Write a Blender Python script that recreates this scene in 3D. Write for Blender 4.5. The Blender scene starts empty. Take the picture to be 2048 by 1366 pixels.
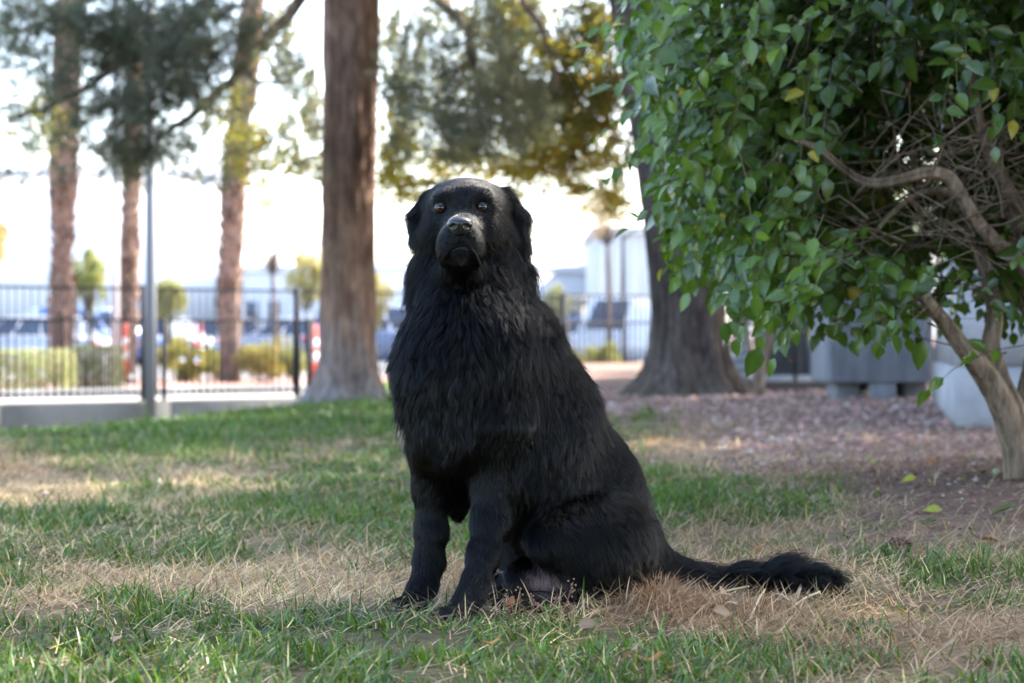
import bpy, math, random
import numpy as np
from mathutils import Vector, Matrix, kdtree

random.seed(11)
rng = np.random.default_rng(11)

# ------------------------------------------------------------------ camera, sky, sun, exposure
FPX, CAMZ, V0 = 3982.0, 0.55, 670.0          # focal length in photograph pixels, eye height, horizon row
SUN_AZ, SUN_EL = math.radians(52), math.radians(44)   # azimuth to the right of +Y
scn = bpy.context.scene
col = scn.collection

cam_d = bpy.data.cameras.new('camera')
cam = bpy.data.objects.new('camera', cam_d)
col.objects.link(cam)
cam_d.lens = 70.0
cam_d.sensor_width = 36.0
cam_d.clip_start = 0.05
cam_d.clip_end = 3000.0
cam.location = (0, 0, CAMZ)
cam.rotation_euler = (math.radians(90) - 13.0 / FPX, 0, 0)
cam_d.dof.use_dof = True
cam_d.dof.focus_distance = 3.93
cam_d.dof.aperture_fstop = 4.1
scn.camera = cam

world = bpy.data.worlds.new('World')
scn.world = world
world.use_nodes = True
wn = world.node_tree
wn.nodes.clear()
w_out = wn.nodes.new('ShaderNodeOutputWorld')
w_bg = wn.nodes.new('ShaderNodeBackground')
w_sky = wn.nodes.new('ShaderNodeTexSky')
w_sky.sky_type = 'NISHITA'
w_sky.sun_disc = False
w_sky.sun_elevation = SUN_EL
w_sky.sun_rotation = SUN_AZ
w_sky.air_density = 0.9
w_sky.dust_density = 2.5
w_sky.ozone_density = 0.6
w_bg.inputs['Strength'].default_value = 0.15
wn.links.new(w_sky.outputs[0], w_bg.inputs['Color'])
wn.links.new(w_bg.outputs[0], w_out.inputs['Surface'])

sun_d = bpy.data.lights.new('sun', 'SUN')
sun_d.energy = 3.2
sun_d.angle = math.radians(0.53)
sun_d.color = (1.0, 0.93, 0.82)
sun = bpy.data.objects.new('sun', sun_d)
col.objects.link(sun)
S = Vector((math.sin(SUN_AZ) * math.cos(SUN_EL), math.cos(SUN_AZ) * math.cos(SUN_EL), math.sin(SUN_EL)))
sun.rotation_euler = S.to_track_quat('Z', 'Y').to_euler()
sun.location = (30, 25, 40)

scn.view_settings.view_transform = 'Standard'
scn.view_settings.look = 'None'
scn.view_settings.exposure = 2.95
scn.view_settings.gamma = 1.0
scn.render.film_transparent = False
scn.cycles.max_bounces = 8
scn.cycles.transparent_max_bounces = 8
scn.cycles.sample_clamp_indirect = 4.0
scn.cycles.use_denoising = True

# ------------------------------------------------------------------ helpers
def P(u, v, Y):
    return np.array([(u - 1024.0) / FPX * Y, Y, CAMZ - (v - V0) / FPX * Y])

def px(n, Y):
    return n / FPX * Y

def sstep(a, b, x):
    t = np.clip((x - a) / (b - a), 0, 1)
    return t * t * (3 - 2 * t)

def nrm(v):
    v = np.asarray(v, float)
    return v / np.maximum(np.linalg.norm(v, axis=-1, keepdims=True), 1e-9)

def hash3(i, j, k):
    n = (i * 374761393 + j * 668265263 + k * 2147483647 + 1013904223) & 0xffffffff
    n = ((n ^ (n >> 13)) * 1274126177) & 0xffffffff
    n = ((n ^ (n >> 16)) * 2246822519) & 0xffffffff
    return ((n ^ (n >> 15)) & 0xffff) / 65535.0

def vnoise(p):
    """value noise in -1..1 for points (n,3)"""
    p = np.asarray(p, float)
    f = np.floor(p)
    t = p - f
    t = t * t * (3 - 2 * t)
    i = f.astype(np.int64)
    out = 0
    for a in (0, 1):
        for b in (0, 1):
            for c in (0, 1):
                w = (t[:, 0] if a else 1 - t[:, 0]) * (t[:, 1] if b else 1 - t[:, 1]) * (t[:, 2] if c else 1 - t[:, 2])
                out = out + w * hash3(i[:, 0] + a, i[:, 1] + b, i[:, 2] + c)
    return out * 2 - 1

def fbm(p, oct=3):
    s, a, tot = 0, 1.0, 0
    p = np.asarray(p, float)
    for k in range(oct):
        s = s + a * vnoise(p * (2 ** k) + 17.3 * k)
        tot += a
        a *= 0.5
    return s / tot

def mesh_np(name, V, tris=None, quads=None, colr=None, smooth=False, mat=None):
    me = bpy.data.meshes.new(name)
    V = np.asarray(V, np.float32)
    nt = 0 if tris is None else len(tris)
    nq = 0 if quads is None else len(quads)
    me.vertices.add(len(V))
    me.vertices.foreach_set('co', V.ravel())
    li, ls = [], []
    if nq:
        li.append(np.asarray(quads, np.int32).ravel())
    if nt:
        li.append(np.asarray(tris, np.int32).ravel())
    li = np.concatenate(li)
    starts = np.concatenate([np.arange(nq) * 4, nq * 4 + np.arange(nt) * 3]).astype(np.int32)
    me.loops.add(len(li))
    me.loops.foreach_set('vertex_index', li)
    me.polygons.add(nq + nt)
    me.polygons.foreach_set('loop_start', starts)
    if smooth:
        me.polygons.foreach_set('use_smooth', np.ones(nq + nt, bool))
    if colr is not None:
        at = me.color_attributes.new('Col', 'FLOAT_COLOR', 'POINT')
        c = np.ones((len(V), 4), np.float32)
        c[:, :colr.shape[1]] = colr
        at.data.foreach_set('color', c.ravel())
    me.update(calc_edges=True)
    me.validate()
    if mat is not None:
        me.materials.append(mat)
    return me

class MB:
    """collects shapes for one mesh"""
    def __init__(s):
        s.V, s.Q, s.T, s.C, s.n = [], [], [], [], 0
    def add(s, V, quads=None, tris=None, c=None):
        V = np.asarray(V, float).reshape(-1, 3)
        s.V.append(V)
        if quads is not None and len(quads):
            s.Q.append(np.asarray(quads, int).reshape(-1, 4) + s.n)
        if tris is not None and len(tris):
            s.T.append(np.asarray(tris, int).reshape(-1, 3) + s.n)
        s.C.append(np.tile(np.asarray(c if c is not None else (1, 1, 1), float), (len(V), 1)) if c is None or np.ndim(c) == 1 else np.asarray(c))
        s.n += len(V)
    def box(s, lo, hi, c=None, M=None, bev=0.0):
        lo, hi = np.asarray(lo, float), np.asarray(hi, float)
        if bev <= 0:
            X = np.array([[x, y, z] for x in (lo[0], hi[0]) for y in (lo[1], hi[1]) for z in (lo[2], hi[2])])
            Q = [(0, 1, 3, 2), (4, 6, 7, 5), (0, 4, 5, 1), (2, 3, 7, 6), (0, 2, 6, 4), (1, 5, 7, 3)]
            if M is not None:
                X = (np.asarray(M)[:3, :3] @ X.T).T + np.asarray(M)[:3, 3]
            s.add(X, Q, None, c)
        else:
            import bmesh
            bm = bmesh.new()
            bmesh.ops.create_cube(bm, size=1)
            for v in bm.verts:
                v.co = Vector([(lo[i] + hi[i]) / 2 + v.co[i] * (hi[i] - lo[i]) for i in range(3)])
            bmesh.ops.bevel(bm, geom=bm.edges[:], offset=bev, segments=2, affect='EDGES', profile=0.5)
            bmesh.ops.triangulate(bm, faces=bm.faces[:])
            bm.verts.ensure_lookup_table()
            X = np.array([v.co[:] for v in bm.verts])
            T = [[v.index for v in f.verts] for f in bm.faces]
            bm.free()
            if M is not None:
                X = (np.asarray(M)[:3, :3] @ X.T).T + np.asarray(M)[:3, 3]
            s.add(X, None, T, c)
    def tube(s, path, rad, seg=8, c=None, cap=True):
        path = np.asarray(path, float)
        n = len(path)
        rad = np.broadcast_to(np.asarray(rad, float), (n,))
        t = np.gradient(path, axis=0)
        t = nrm(t)
        ref = np.array([0, 0, 1.0]) if abs(t[0][2]) < 0.9 else np.array([1.0, 0, 0])
        a = nrm(np.cross(t[0], ref))
        V = []
        ang = np.arange(seg) / seg * 2 * math.pi
        for i in range(n):
            a = nrm(a - t[i] * np.dot(a, t[i]))
            b = np.cross(t[i], a)
            V.append(path[i] + rad[i] * (np.cos(ang)[:, None] * a + np.sin(ang)[:, None] * b))
        V = np.concatenate(V)
        Q = []
        for i in range(n - 1):
            for j in range(seg):
                k = (j + 1) % seg
                Q.append((i * seg + j, i * seg + k, (i + 1) * seg + k, (i + 1) * seg + j))
        T = []
        if cap:
            V = np.concatenate([V, path[:1], path[-1:]])
            for j in range(seg):
                k = (j + 1) % seg
                T.append((k, j, n * seg))
                T.append(((n - 1) * seg + j, (n - 1) * seg + k, n * seg + 1))
        s.add(V, Q, T, c)
    def mesh(s, name, mat=None, smooth=False):
        return mesh_np(name, np.concatenate(s.V), np.concatenate(s.T) if s.T else None,
                       np.concatenate(s.Q) if s.Q else None, np.concatenate(s.C), smooth, mat)
    def build(s, name, mat, parent=None, smooth=False):
        return obj(name, s.mesh(name, mat, smooth), parent)

def obj(name, data, parent=None):
    o = bpy.data.objects.new(name, data)
    col.objects.link(o)
    if parent is not None:
        o.parent = parent
        if parent.type == 'EMPTY':
            o.matrix_parent_inverse = Matrix.Translation(-Vector(parent.location))
    return o

def thing(name, label, cat, loc, group=None):
    o = bpy.data.objects.new(name, None)
    o.empty_display_size = 0.1
    col.objects.link(o)
    o.location = tuple(float(x) for x in loc)
    return tag(o, label, cat, group)

def tag(o, label=None, cat=None, group=None, kind=None):
    if label: o['label'] = label
    if cat: o['category'] = cat
    if group: o['group'] = group
    if kind: o['kind'] = kind
    return o

def smooth_path(pts, n):
    """Catmull-Rom through the points (any number of columns)"""
    pts = np.asarray(pts, float)
    m = len(pts)
    p = np.vstack([2 * pts[0] - pts[1], pts, 2 * pts[-1] - pts[-2]])
    out = []
    for t in np.linspace(0, m - 1 - 1e-6, n):
        i = int(t)
        f = t - i
        a, b, c, d = p[i], p[i + 1], p[i + 2], p[i + 3]
        out.append(0.5 * ((2 * b) + (c - a) * f + (2 * a - 5 * b + 4 * c - d) * f * f + (3 * b - 3 * c + d - a) * f ** 3))
    return np.array(out)

# ------------------------------------------------------------------ materials
def new_mat(name):
    m = bpy.data.materials.new(name)
    m.use_nodes = True
    nt = m.node_tree
    nt.nodes.clear()
    out = nt.nodes.new('ShaderNodeOutputMaterial')
    b = nt.nodes.new('ShaderNodeBsdfPrincipled')
    nt.links.new(b.outputs[0], out.inputs['Surface'])
    return m, nt, b, out

def N(nt, t, **kw):
    n = nt.nodes.new(t)
    for k, v in kw.items():
        if k in n.inputs.keys() if hasattr(n.inputs, 'keys') else False:
            n.inputs[k].default_value = v
        else:
            setattr(n, k, v)
    return n

def rgb(r, g, b):
    return (r, g, b, 1.0)

def ramp(nt, stops, fac):
    r = nt.nodes.new('ShaderNodeValToRGB')
    el = r.color_ramp.elements
    el[0].position, el[0].color = stops[0][0], rgb(*stops[0][1])
    el[1].position, el[1].color = stops[-1][0], rgb(*stops[-1][1])
    for p, c in stops[1:-1]:
        e = el.new(p)
        e.color = rgb(*c)
    nt.links.new(fac, r.inputs[0])
    return r.outputs[0]

def noise_mat(name, stops, scale=5.0, rough=0.8, stretch=(1, 1, 1), bump=0.0, bscale=None, detail=6.0, metal=0.0, spec=0.4, bdist=0.02):
    m, nt, b, out = new_mat(name)
    tc = nt.nodes.new('ShaderNodeTexCoord')
    mp = nt.nodes.new('ShaderNodeMapping')
    mp.inputs['Scale'].default_value = stretch
    nt.links.new(tc.outputs['Object'], mp.inputs[0])
    n = nt.nodes.new('ShaderNodeTexNoise')
    n.inputs['Scale'].default_value = scale
    n.inputs['Detail'].default_value = detail
    nt.links.new(mp.outputs[0], n.inputs['Vector'])
    nt.links.new(ramp(nt, stops, n.outputs[0]), b.inputs['Base Color'])
    b.inputs['Roughness'].default_value = rough
    b.inputs['Metallic'].default_value = metal
    b.inputs['Specular IOR Level'].default_value = spec
    if bump:
        n2 = nt.nodes.new('ShaderNodeTexNoise')
        n2.inputs['Scale'].default_value = bscale or scale * 3
        n2.inputs['Detail'].default_value = 5
        nt.links.new(mp.outputs[0], n2.inputs['Vector'])
        bp = nt.nodes.new('ShaderNodeBump')
        bp.inputs['Strength'].default_value = bump
        bp.inputs['Distance'].default_value = bdist
        nt.links.new(n2.outputs[0], bp.inputs['Height'])
        nt.links.new(bp.outputs[0], b.inputs['Normal'])
    return m

def plain(name, c, rough=0.5, metal=0.0, spec=0.5, coat=0.0, var=0.08):
    c = np.array(c)
    m = noise_mat(name, [(0.3, tuple(c * (1 - var))), (0.7, tuple(np.minimum(c * (1 + var), 1)))], 4.0, rough, metal=metal, spec=spec)
    b = [n for n in m.node_tree.nodes if n.type == 'BSDF_PRINCIPLED'][0]
    b.inputs['Coat Weight'].default_value = coat
    return m

def leaf_mat(name, rough=0.45, trans=0.35, spec=0.5, tint=(1.35, 1.5, 0.55), vein=False):
    """colour from the 'Col' attribute, with light passing through the blade"""
    m, nt, b, out = new_mat(name)
    a = nt.nodes.new('ShaderNodeAttribute')
    a.attribute_name = 'Col'
    src = a.outputs['Color']
    if vein:
        oi = nt.nodes.new('ShaderNodeObjectInfo')
        mul = nt.nodes.new('ShaderNodeMixRGB')
        mul.blend_type = 'MULTIPLY'
        mul.inputs[0].default_value = 1.0
        nt.links.new(src, mul.inputs[1])
        nt.links.new(oi.outputs['Color'], mul.inputs[2])
        src = mul.outputs[0]
    nt.links.new(src, b.inputs['Base Color'])
    b.inputs['Roughness'].default_value = rough
    b.inputs['Specular IOR Level'].default_value = spec
    if trans > 0:
        t = nt.nodes.new('ShaderNodeBsdfTranslucent')
        mu = nt.nodes.new('ShaderNodeMixRGB')
        mu.blend_type = 'MULTIPLY'
        mu.inputs[0].default_value = 1.0
        nt.links.new(src, mu.inputs[1])
        mu.inputs[2].default_value = rgb(*tint)
        nt.links.new(mu.outputs[0], t.inputs['Color'])
        mx = nt.nodes.new('ShaderNodeMixShader')
        mx.inputs[0].default_value = trans
        nt.links.new(b.outputs[0], mx.inputs[1])
        nt.links.new(t.outputs[0], mx.inputs[2])
        nt.links.new(mx.outputs[0], out.inputs['Surface'])
    return m

def bark_mat(name, dark, mid, light, base_grey, z0, zh, sc=1.0):
    m, nt, b, out = new_mat(name)
    tc = nt.nodes.new('ShaderNodeTexCoord')
    def nz(scale, st, det=7):
        mp = nt.nodes.new('ShaderNodeMapping'); mp.inputs['Scale'].default_value = st
        nt.links.new(tc.outputs['Object'], mp.inputs[0])
        n = nt.nodes.new('ShaderNodeTexNoise'); n.inputs['Scale'].default_value = scale; n.inputs['Detail'].default_value = det; n.inputs['Roughness'].default_value = .65
        nt.links.new(mp.outputs[0], n.inputs['Vector'])
        return n.outputs[0]
    fine = nz(22 * sc, (1, 1, .17)); blot = nz(2.6, (1, 1, .55)); mid_ = nz(9, (1, 1, .3))
    c1 = ramp(nt, [(.3, dark), (.5, mid), (.68, light)], fine)
    c2 = ramp(nt, [(.3, tuple(.35 + 0 * x for x in dark)), (.5, (.9, .88, .86)), (.7, (1.35, 1.3, 1.25))], blot)
    mu = nt.nodes.new('ShaderNodeMixRGB'); mu.blend_type = 'MULTIPLY'; mu.inputs[0].default_value = .85
    nt.links.new(c1, mu.inputs[1]); nt.links.new(c2, mu.inputs[2])
    # paler grey bark towards the root collar, with a ragged upper limit
    sp = nt.nodes.new('ShaderNodeSeparateXYZ'); nt.links.new(tc.outputs['Object'], sp.inputs[0])
    ma = nt.nodes.new('ShaderNodeMath'); ma.operation = 'MULTIPLY_ADD'; ma.inputs[1].default_value = 2.2; nt.links.new(mid_, ma.inputs[0]); nt.links.new(sp.outputs[2], ma.inputs[2])
    mr = nt.nodes.new('ShaderNodeMapRange'); mr.inputs['From Min'].default_value = z0 + 1.1 + zh; mr.inputs['From Max'].default_value = z0 + 1.1; nt.links.new(ma.outputs[0], mr.inputs[0])
    gr = ramp(nt, [(.3, tuple(x * .35 for x in base_grey)), (.65, base_grey)], fine)
    mx = nt.nodes.new('ShaderNodeMixRGB'); nt.links.new(mr.outputs[0], mx.inputs[0]); nt.links.new(mu.outputs[0], mx.inputs[1]); nt.links.new(gr, mx.inputs[2])
    nt.links.new(mx.outputs[0], b.inputs['Base Color'])
    b.inputs['Roughness'].default_value = .92; b.inputs['Specular IOR Level'].default_value = .2
    bp = nt.nodes.new('ShaderNodeBump'); bp.inputs['Strength'].default_value = 1.0; bp.inputs['Distance'].default_value = .03
    nt.links.new(fine, bp.inputs['Height']); nt.links.new(bp.outputs[0], b.inputs['Normal'])
    return m
M_PINEB = bark_mat('pine_bark', (.07, .04, .03), (.235, .142, .10), (.40, .265, .195), (.34, .30, .285), -.1, .8)
M_ELMB = bark_mat('elm_bark', (.025, .02, .018), (.085, .066, .058), (.18, .145, .125), (.15, .115, .09), .05, .45, 1.2)
M_BARK1 = noise_mat('bark_brown', [(0.25, (0.045, 0.028, 0.02)), (0.5, (0.12, 0.076, 0.055)), (0.75, (0.21, 0.14, 0.105))], 9, 0.9, (1, 1, 0.16), 0.8, 26)
M_BARK2 = noise_mat('bark_grey', [(0.25, (0.03, 0.024, 0.021)), (0.5, (0.09, 0.07, 0.06)), (0.75, (0.17, 0.135, 0.115))], 8, 0.92, (1, 1, 0.13), 0.9, 30)
M_TWIG = noise_mat('twig_brown', [(0.3, (0.09, 0.06, 0.042)), (0.7, (0.24, 0.17, 0.12))], 30, 0.85, (1, 1, 0.4), 0.5, 60)
M_STEM = noise_mat('shrub_bark', [(0.25, (0.08, 0.056, 0.038)), (0.5, (0.22, 0.16, 0.11)), (0.8, (0.34, 0.26, 0.19))], 14, 0.85, (1, 1, 0.35), 0.9, 40)
M_STEM = bark_mat('shrub_stem_bark', (.07, .05, .034), (.28, .21, .15), (.46, .37, .28), (.2, .15, .1), -9, .1, 1.7)
M_SHOOT = plain('green_shoot', (0.085, 0.085, 0.035), 0.7)
M_LEAF = leaf_mat('shrub_leaf', 0.2, 0.34, 0.5, (1.3, 1.6, 0.4), vein=True)
M_NEEDLE = leaf_mat('pine_needle', 0.6, 0.45, 0.3, (1.3, 1.3, 0.9))
M_ELM = leaf_mat('elm_leaf', 0.55, 0.5, 0.3, (1.5, 1.35, 0.45))
M_BUSH = leaf_mat('bush_leaf', 0.6, 0.3, 0.3, (1.2, 1.2, 0.6))
M_GRASS = leaf_mat('grass_blade', 0.42, 0.3, 0.45, (1.2, 1.3, 0.5))
M_STRAW = leaf_mat('dry_straw', 0.8, 0.2, 0.12, (1.1, 1.0, 0.8))
M_STONE = leaf_mat('gravel_stone', 0.85, 0.0, 0.3)
M_IRON = plain('painted_iron', (0.018, 0.019, 0.024), 0.7, 0.0, 0.15)
M_POLE = plain('grey_painted_steel', (0.15, 0.16, 0.185), 0.5)
M_POLE2 = plain('pale_galvanised_steel', (0.42, 0.43, 0.44), 0.5)
M_WALLC = noise_mat('low_wall_concrete', [(0.3, (0.12, 0.118, 0.113)), (0.7, (0.20, 0.195, 0.186))], 1.6, 0.9, (1, 1, 1), 0.3, 60)
M_CONC = noise_mat('precast_concrete', [(0.25, (0.17, 0.175, 0.19)), (0.55, (0.24, 0.245, 0.26)), (0.8, (0.32, 0.325, 0.335))], 7, 0.9, (2.2, 2.2, 0.5), 0.5, 45)
M_CONCL = noise_mat('pale_concrete', [(0.25, (0.30, 0.29, 0.29)), (0.7, (0.44, 0.43, 0.425))], 4, 0.9, (1, 1, 1), 0.4, 50)

# ------------------------------------------------------------------ fence frame of reference
A0 = np.array([-1024 / FPX * 26.0, 26.0])
FD = np.array([0.806, 0.592])
FN = np.array([-0.592, 0.806])
def fence_pt(s, t, z=0.0):
    q = A0 + s * FD + t * FN
    return np.array([q[0], q[1], z])
def fence_t(x, y):
    return (x - A0[0]) * FN[0] + (y - A0[1]) * FN[1]
def fence_s(x, y):
    return (x - A0[0]) * FD[0] + (y - A0[1]) * FD[1]
LOT = -0.36

def gz(x, y):
    """height of the ground"""
    x = np.asarray(x, float); y = np.asarray(y, float)
    lat = np.interp(x, [-9, -6.7, -5, -3.3, -1.8, -0.8], [1.05, 1.0, 0.9, 0.62, 0.12, 0.0])
    z = -1.0 * lat * sstep(9, 25.5, y)
    z = z + 0.10 * sstep(8, 14, y) * sstep(-0.8, 1.4, x)
    z = z + 0.13 * np.exp(-(((x - 1.95) / 0.95) ** 2 + ((y - 6.3) / 1.2) ** 2) / 2)
    p = np.stack([x.ravel(), y.ravel(), np.zeros(x.size)], 1)
    b = (0.012 * vnoise(p * 1.3) + 0.006 * vnoise(p * 4.1)).reshape(x.shape)
    away = 1 - np.exp(-(((x - 0.05) / 0.45) ** 2 + ((y - 4.05) / 0.35) ** 2) / 2)
    z = z + b * away
    t = fence_t(x, y)
    k = sstep(-0.08, 0.10, t)
    return z * (1 - k) + LOT * k

# ------------------------------------------------------------------ ground cover zones (world positions; green, straw, bare)
G, Mx, m_, S_, D_ = (1, .25, .0), (.55, .5, .0), (.25, .8, .05), (.06, 1, .05), (.0, .1, 1)
SD = (.02, .5, .6)
ROWS = {
 780: [(0, G), (300, G), (700, G), (900, Mx), (1150, D_), (1500, D_), (2048, D_)],
 830: [(0, G), (200, G), (400, G), (600, G), (760, G), (1000, G), (1230, D_), (1500, D_), (2048, D_)],
 880: [(0, G), (200, G), (400, G), (600, G), (760, G), (1000, G), (1250, Mx), (1340, m_), (1440, D_), (1700, D_), (2048, D_)],
 905: [(0, S_), (110, m_), (200, G), (400, G), (520, Mx), (620, SD), (740, SD), (850, Mx), (1260, m_), (1350, D_), (1600, D_), (2048, D_)],
 945: [(0, S_), (150, S_), (215, Mx), (290, S_), (420, S_), (550, SD), (650, G), (780, G), (1000, G), (1280, Mx), (1370, m_), (1460, D_), (1700, D_), (2048, D_)],
 980: [(0, S_), (150, SD), (300, G), (390, S_), (520, S_), (600, Mx), (690, G), (790, G), (1000, G), (1310, G), (1400, Mx), (1500, D_), (1800, D_), (2048, D_)],
 1010: [(0, SD), (200, S_), (350, SD), (440, Mx), (540, G), (650, Mx), (720, S_), (790, G), (1000, Mx), (1330, G), (1440, G), (1540, Mx), (1650, D_), (1850, D_), (2048, D_)],
 1050: [(0, Mx), (100, G), (200, G), (290, G), (350, m_), (450, G), (600, G), (720, G), (810, G), (1000, G), (1350, G), (1480, G), (1590, G), (1690, Mx), (1790, D_), (2048, D_)],
 1085: [(0, S_), (70, S_), (140, G), (230, G), (320, m_), (430, Mx), (520, m_), (620, S_), (720, G), (820, G), (1000, G), (1380, m_), (1500, S_), (1640, S_), (1760, SD), (1860, D_), (2000, D_)],
 1120: [(0, G), (90, m_), (250, S_), (350, G), (430, G), (500, m_), (600, S_), (720, S_), (820, S_), (1000, S_), (1400, S_), (1500, m_), (1600, m_), (1720, Mx), (1850, SD), (2000, SD)],
 1160: [(40, G), (130, S_), (300, S_), (450, S_), (600, S_), (750, S_), (900, S_), (1100, S_), (1400, S_), (1600, S_), (1740, m_), (1850, G), (1930, S_), (2020, Mx)],
 1200: [(0, S_), (150, S_), (300, SD), (420, SD), (520, S_), (650, S_), (760, m_), (900, S_), (1100, S_), (1300, S_), (1500, S_), (1700, S_), (1840, G), (1950, Mx), (2048, m_)],
 1240: [(0, Mx), (120, Mx), (250, G), (400, G), (600, G), (740, G), (860, Mx), (1000, m_), (1150, m_), (1300, S_), (1450, S_), (1600, S_), (1720, Mx), (1840, Mx), (1950, S_), (2048, S_)],
 1290: [(0, G), (200, G), (400, Mx), (500, G), (700, G), (900, G), (1080, G), (1200, Mx), (1330, Mx), (1480, Mx), (1600, S_), (1750, m_), (1900, S_), (2048, S_)],
 1345: [(0, G), (150, G), (300, Mx), (500, G), (800, G), (1000, G), (1200, G), (1400, G), (1550, Mx), (1700, Mx), (1850, Mx), (2048, Mx)],
 1500: [(0, G), (500, G), (1000, G), (1500, G), (2048, Mx)],
}
CP = np.array([(u, v, *w) for v, r in ROWS.items() for u, w in r], float)

def zones(x, y):
    x = np.asarray(x, float); y = np.maximum(np.asarray(y, float), 2.6)
    u = 1024 + FPX * x / y
    v = V0 + CAMZ * FPX / y
    p = np.stack([x, y, 0 * x], 1)
    u = u + 38 * vnoise(p * 3.1) + 22 * vnoise(p * 9.0 + 5)
    v = v + (9 + 0.02 * (v - 800)) * (vnoise(p * 3.7 + 40) + 0.7 * vnoise(p * 11.0 + 9))
    u = np.clip(u, -40, 2090)
    res = np.zeros((len(x), 3))
    for a in range(0, len(x), 20000):
        sl = slice(a, a + 20000)
        sv = 17 + 0.035 * np.maximum(v[sl] - 850, 0)
        w = np.exp(-(((u[sl, None] - CP[None, :, 0]) / 62) ** 2 + ((v[sl, None] - CP[None, :, 1]) / sv[:, None]) ** 2) / 2) + 1e-30
        w /= w.sum(1, keepdims=True)
        res[sl] = w @ CP[:, 2:5]
    nz = .22 * vnoise(p * 6 + 3) + .16 * vnoise(p * 15 + 70)
    g = sstep(.17, .58, res[:, 0] + nz)
    res[:, 1] = res[:, 1] * (1 - .55 * g)
    res[:, 0] = .85 * g + .15 * res[:, 0]
    return res

# ------------------------------------------------------------------ the ground sheet
def ground():
    ys = np.concatenate([np.linspace(-12, 2.0, 15), np.arange(2.2, 9.5, 0.055), np.arange(9.5, 36, 0.16), np.geomspace(36.4, 900, 40)])
    xs = np.concatenate([-np.geomspace(700, 7.2, 26), np.arange(-7, -2.4, 0.1), np.arange(-2.4, 2.6, 0.055), np.arange(2.6, 7, 0.1), np.geomspace(7.2, 700, 26)])
    X, Y = np.meshgrid(xs, ys, indexing='ij')
    Z = gz(X, Y)
    V = np.stack([X.ravel(), Y.ravel(), Z.ravel()], 1)
    nx, ny = X.shape
    i = np.arange(nx * ny).reshape(nx, ny)
    Q = np.stack([i[:-1, :-1], i[1:, :-1], i[1:, 1:], i[:-1, 1:]], -1).reshape(-1, 4)
    zn = zones(V[:, 0], V[:, 1])
    beyond = fence_t(V[:, 0], V[:, 1]) > 0.05
    zn[beyond] = (0, 0.1, 1)
    m, nt, b, out = new_mat('ground_soil')
    a = nt.nodes.new('ShaderNodeAttribute'); a.attribute_name = 'Col'
    sep = nt.nodes.new('ShaderNodeSeparateColor')
    nt.links.new(a.outputs['Color'], sep.inputs[0])
    tc = nt.nodes.new('ShaderNodeTexCoord')
    def nz(sc, det=6):
        n = nt.nodes.new('ShaderNodeTexNoise')
        n.inputs['Scale'].default_value = sc
        n.inputs['Detail'].default_value = det
        nt.links.new(tc.outputs['Object'], n.inputs['Vector'])
        return n.outputs[0]
    soil = ramp(nt, [(0.25, (0.065, 0.035, 0.027)), (0.5, (0.135, 0.078, 0.062)), (0.78, (0.23, 0.15, 0.125))], nz(28))
    green = ramp(nt, [(0.3, (0.04, 0.04, 0.018)), (0.7, (0.10, 0.092, 0.045))], nz(40))
    straw = ramp(nt, [(0.3, (0.15, 0.10, 0.058)), (0.7, (0.36, 0.27, 0.16))], nz(60))
    mx = nt.nodes.new('ShaderNodeMixRGB'); nt.links.new(sep.outputs[1], mx.inputs[0])
    nt.links.new(soil, mx.inputs[1]); nt.links.new(straw, mx.inputs[2])
    mx2 = nt.nodes.new('ShaderNodeMixRGB'); nt.links.new(sep.outputs[0], mx2.inputs[0])
    nt.links.new(mx.outputs[0], mx2.inputs[1]); nt.links.new(green, mx2.inputs[2])
    nt.links.new(mx2.outputs[0], b.inputs['Base Color'])
    b.inputs['Roughness'].default_value = 0.95
    b.inputs['Specular IOR Level'].default_value = 0.15
    bp = nt.nodes.new('ShaderNodeBump'); bp.inputs['Strength'].default_value = 0.8; bp.inputs['Distance'].default_value = 0.02
    nt.links.new(nz(45, 8), bp.inputs['Height'])
    nt.links.new(bp.outputs[0], b.inputs['Normal'])
    o = obj('ground', mesh_np('ground', V, None, Q, zn, True, m))
    tag(o, kind='structure')
    return o
GROUND = ground()

# sheets beyond the fence
def sheet(name, s0, s1, t0, t1, z, mat):
    mb = MB()
    c = [fence_pt(s0, t0, z), fence_pt(s1, t0, z), fence_pt(s1, t1, z), fence_pt(s0, t1, z)]
    mb.add(c, [(0, 1, 2, 3)])
    return tag(mb.build(name, mat), kind='structure')
sheet('pavement', -60, 90, 0.35, 2.4, LOT + 0.008, noise_mat('pavement_concrete', [(0.3, (0.22, 0.21, 0.195)), (0.7, (0.30, 0.285, 0.26))], 3, 0.9, bump=0.2))
sheet('planting_bed', -60, 90, 2.55, 11, LOT + 0.012, noise_mat('red_gravel', [(0.3, (0.28, 0.14, 0.11)), (0.7, (0.44, 0.26, 0.21))], 18, 0.95, bump=0.4))
sheet('parking_lot', -120, 160, 11.4, 75, LOT + 0.016, noise_mat('worn_asphalt', [(0.3, (0.10, 0.10, 0.105)), (0.7, (0.16, 0.16, 0.165))], 6, 0.95, bump=0.2))
for nm, t0, t1 in (('kerb', 2.4, 2.55), ('kerb', 11.0, 11.18)):
    mb = MB()
    q = np.array([fence_pt(-60, t0), fence_pt(90, t0), fence_pt(90, t1), fence_pt(-60, t1)])
    lo, hi = q + [0, 0, LOT - 0.05], q + [0, 0, LOT + 0.12]
    mb.add(np.concatenate([lo, hi]), [(4, 5, 6, 7), (0, 1, 5, 4), (2, 3, 7, 6), (1, 2, 6, 5), (3, 0, 4, 7)])
    tag(mb.build(nm, M_CONCL), kind='structure')

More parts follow.
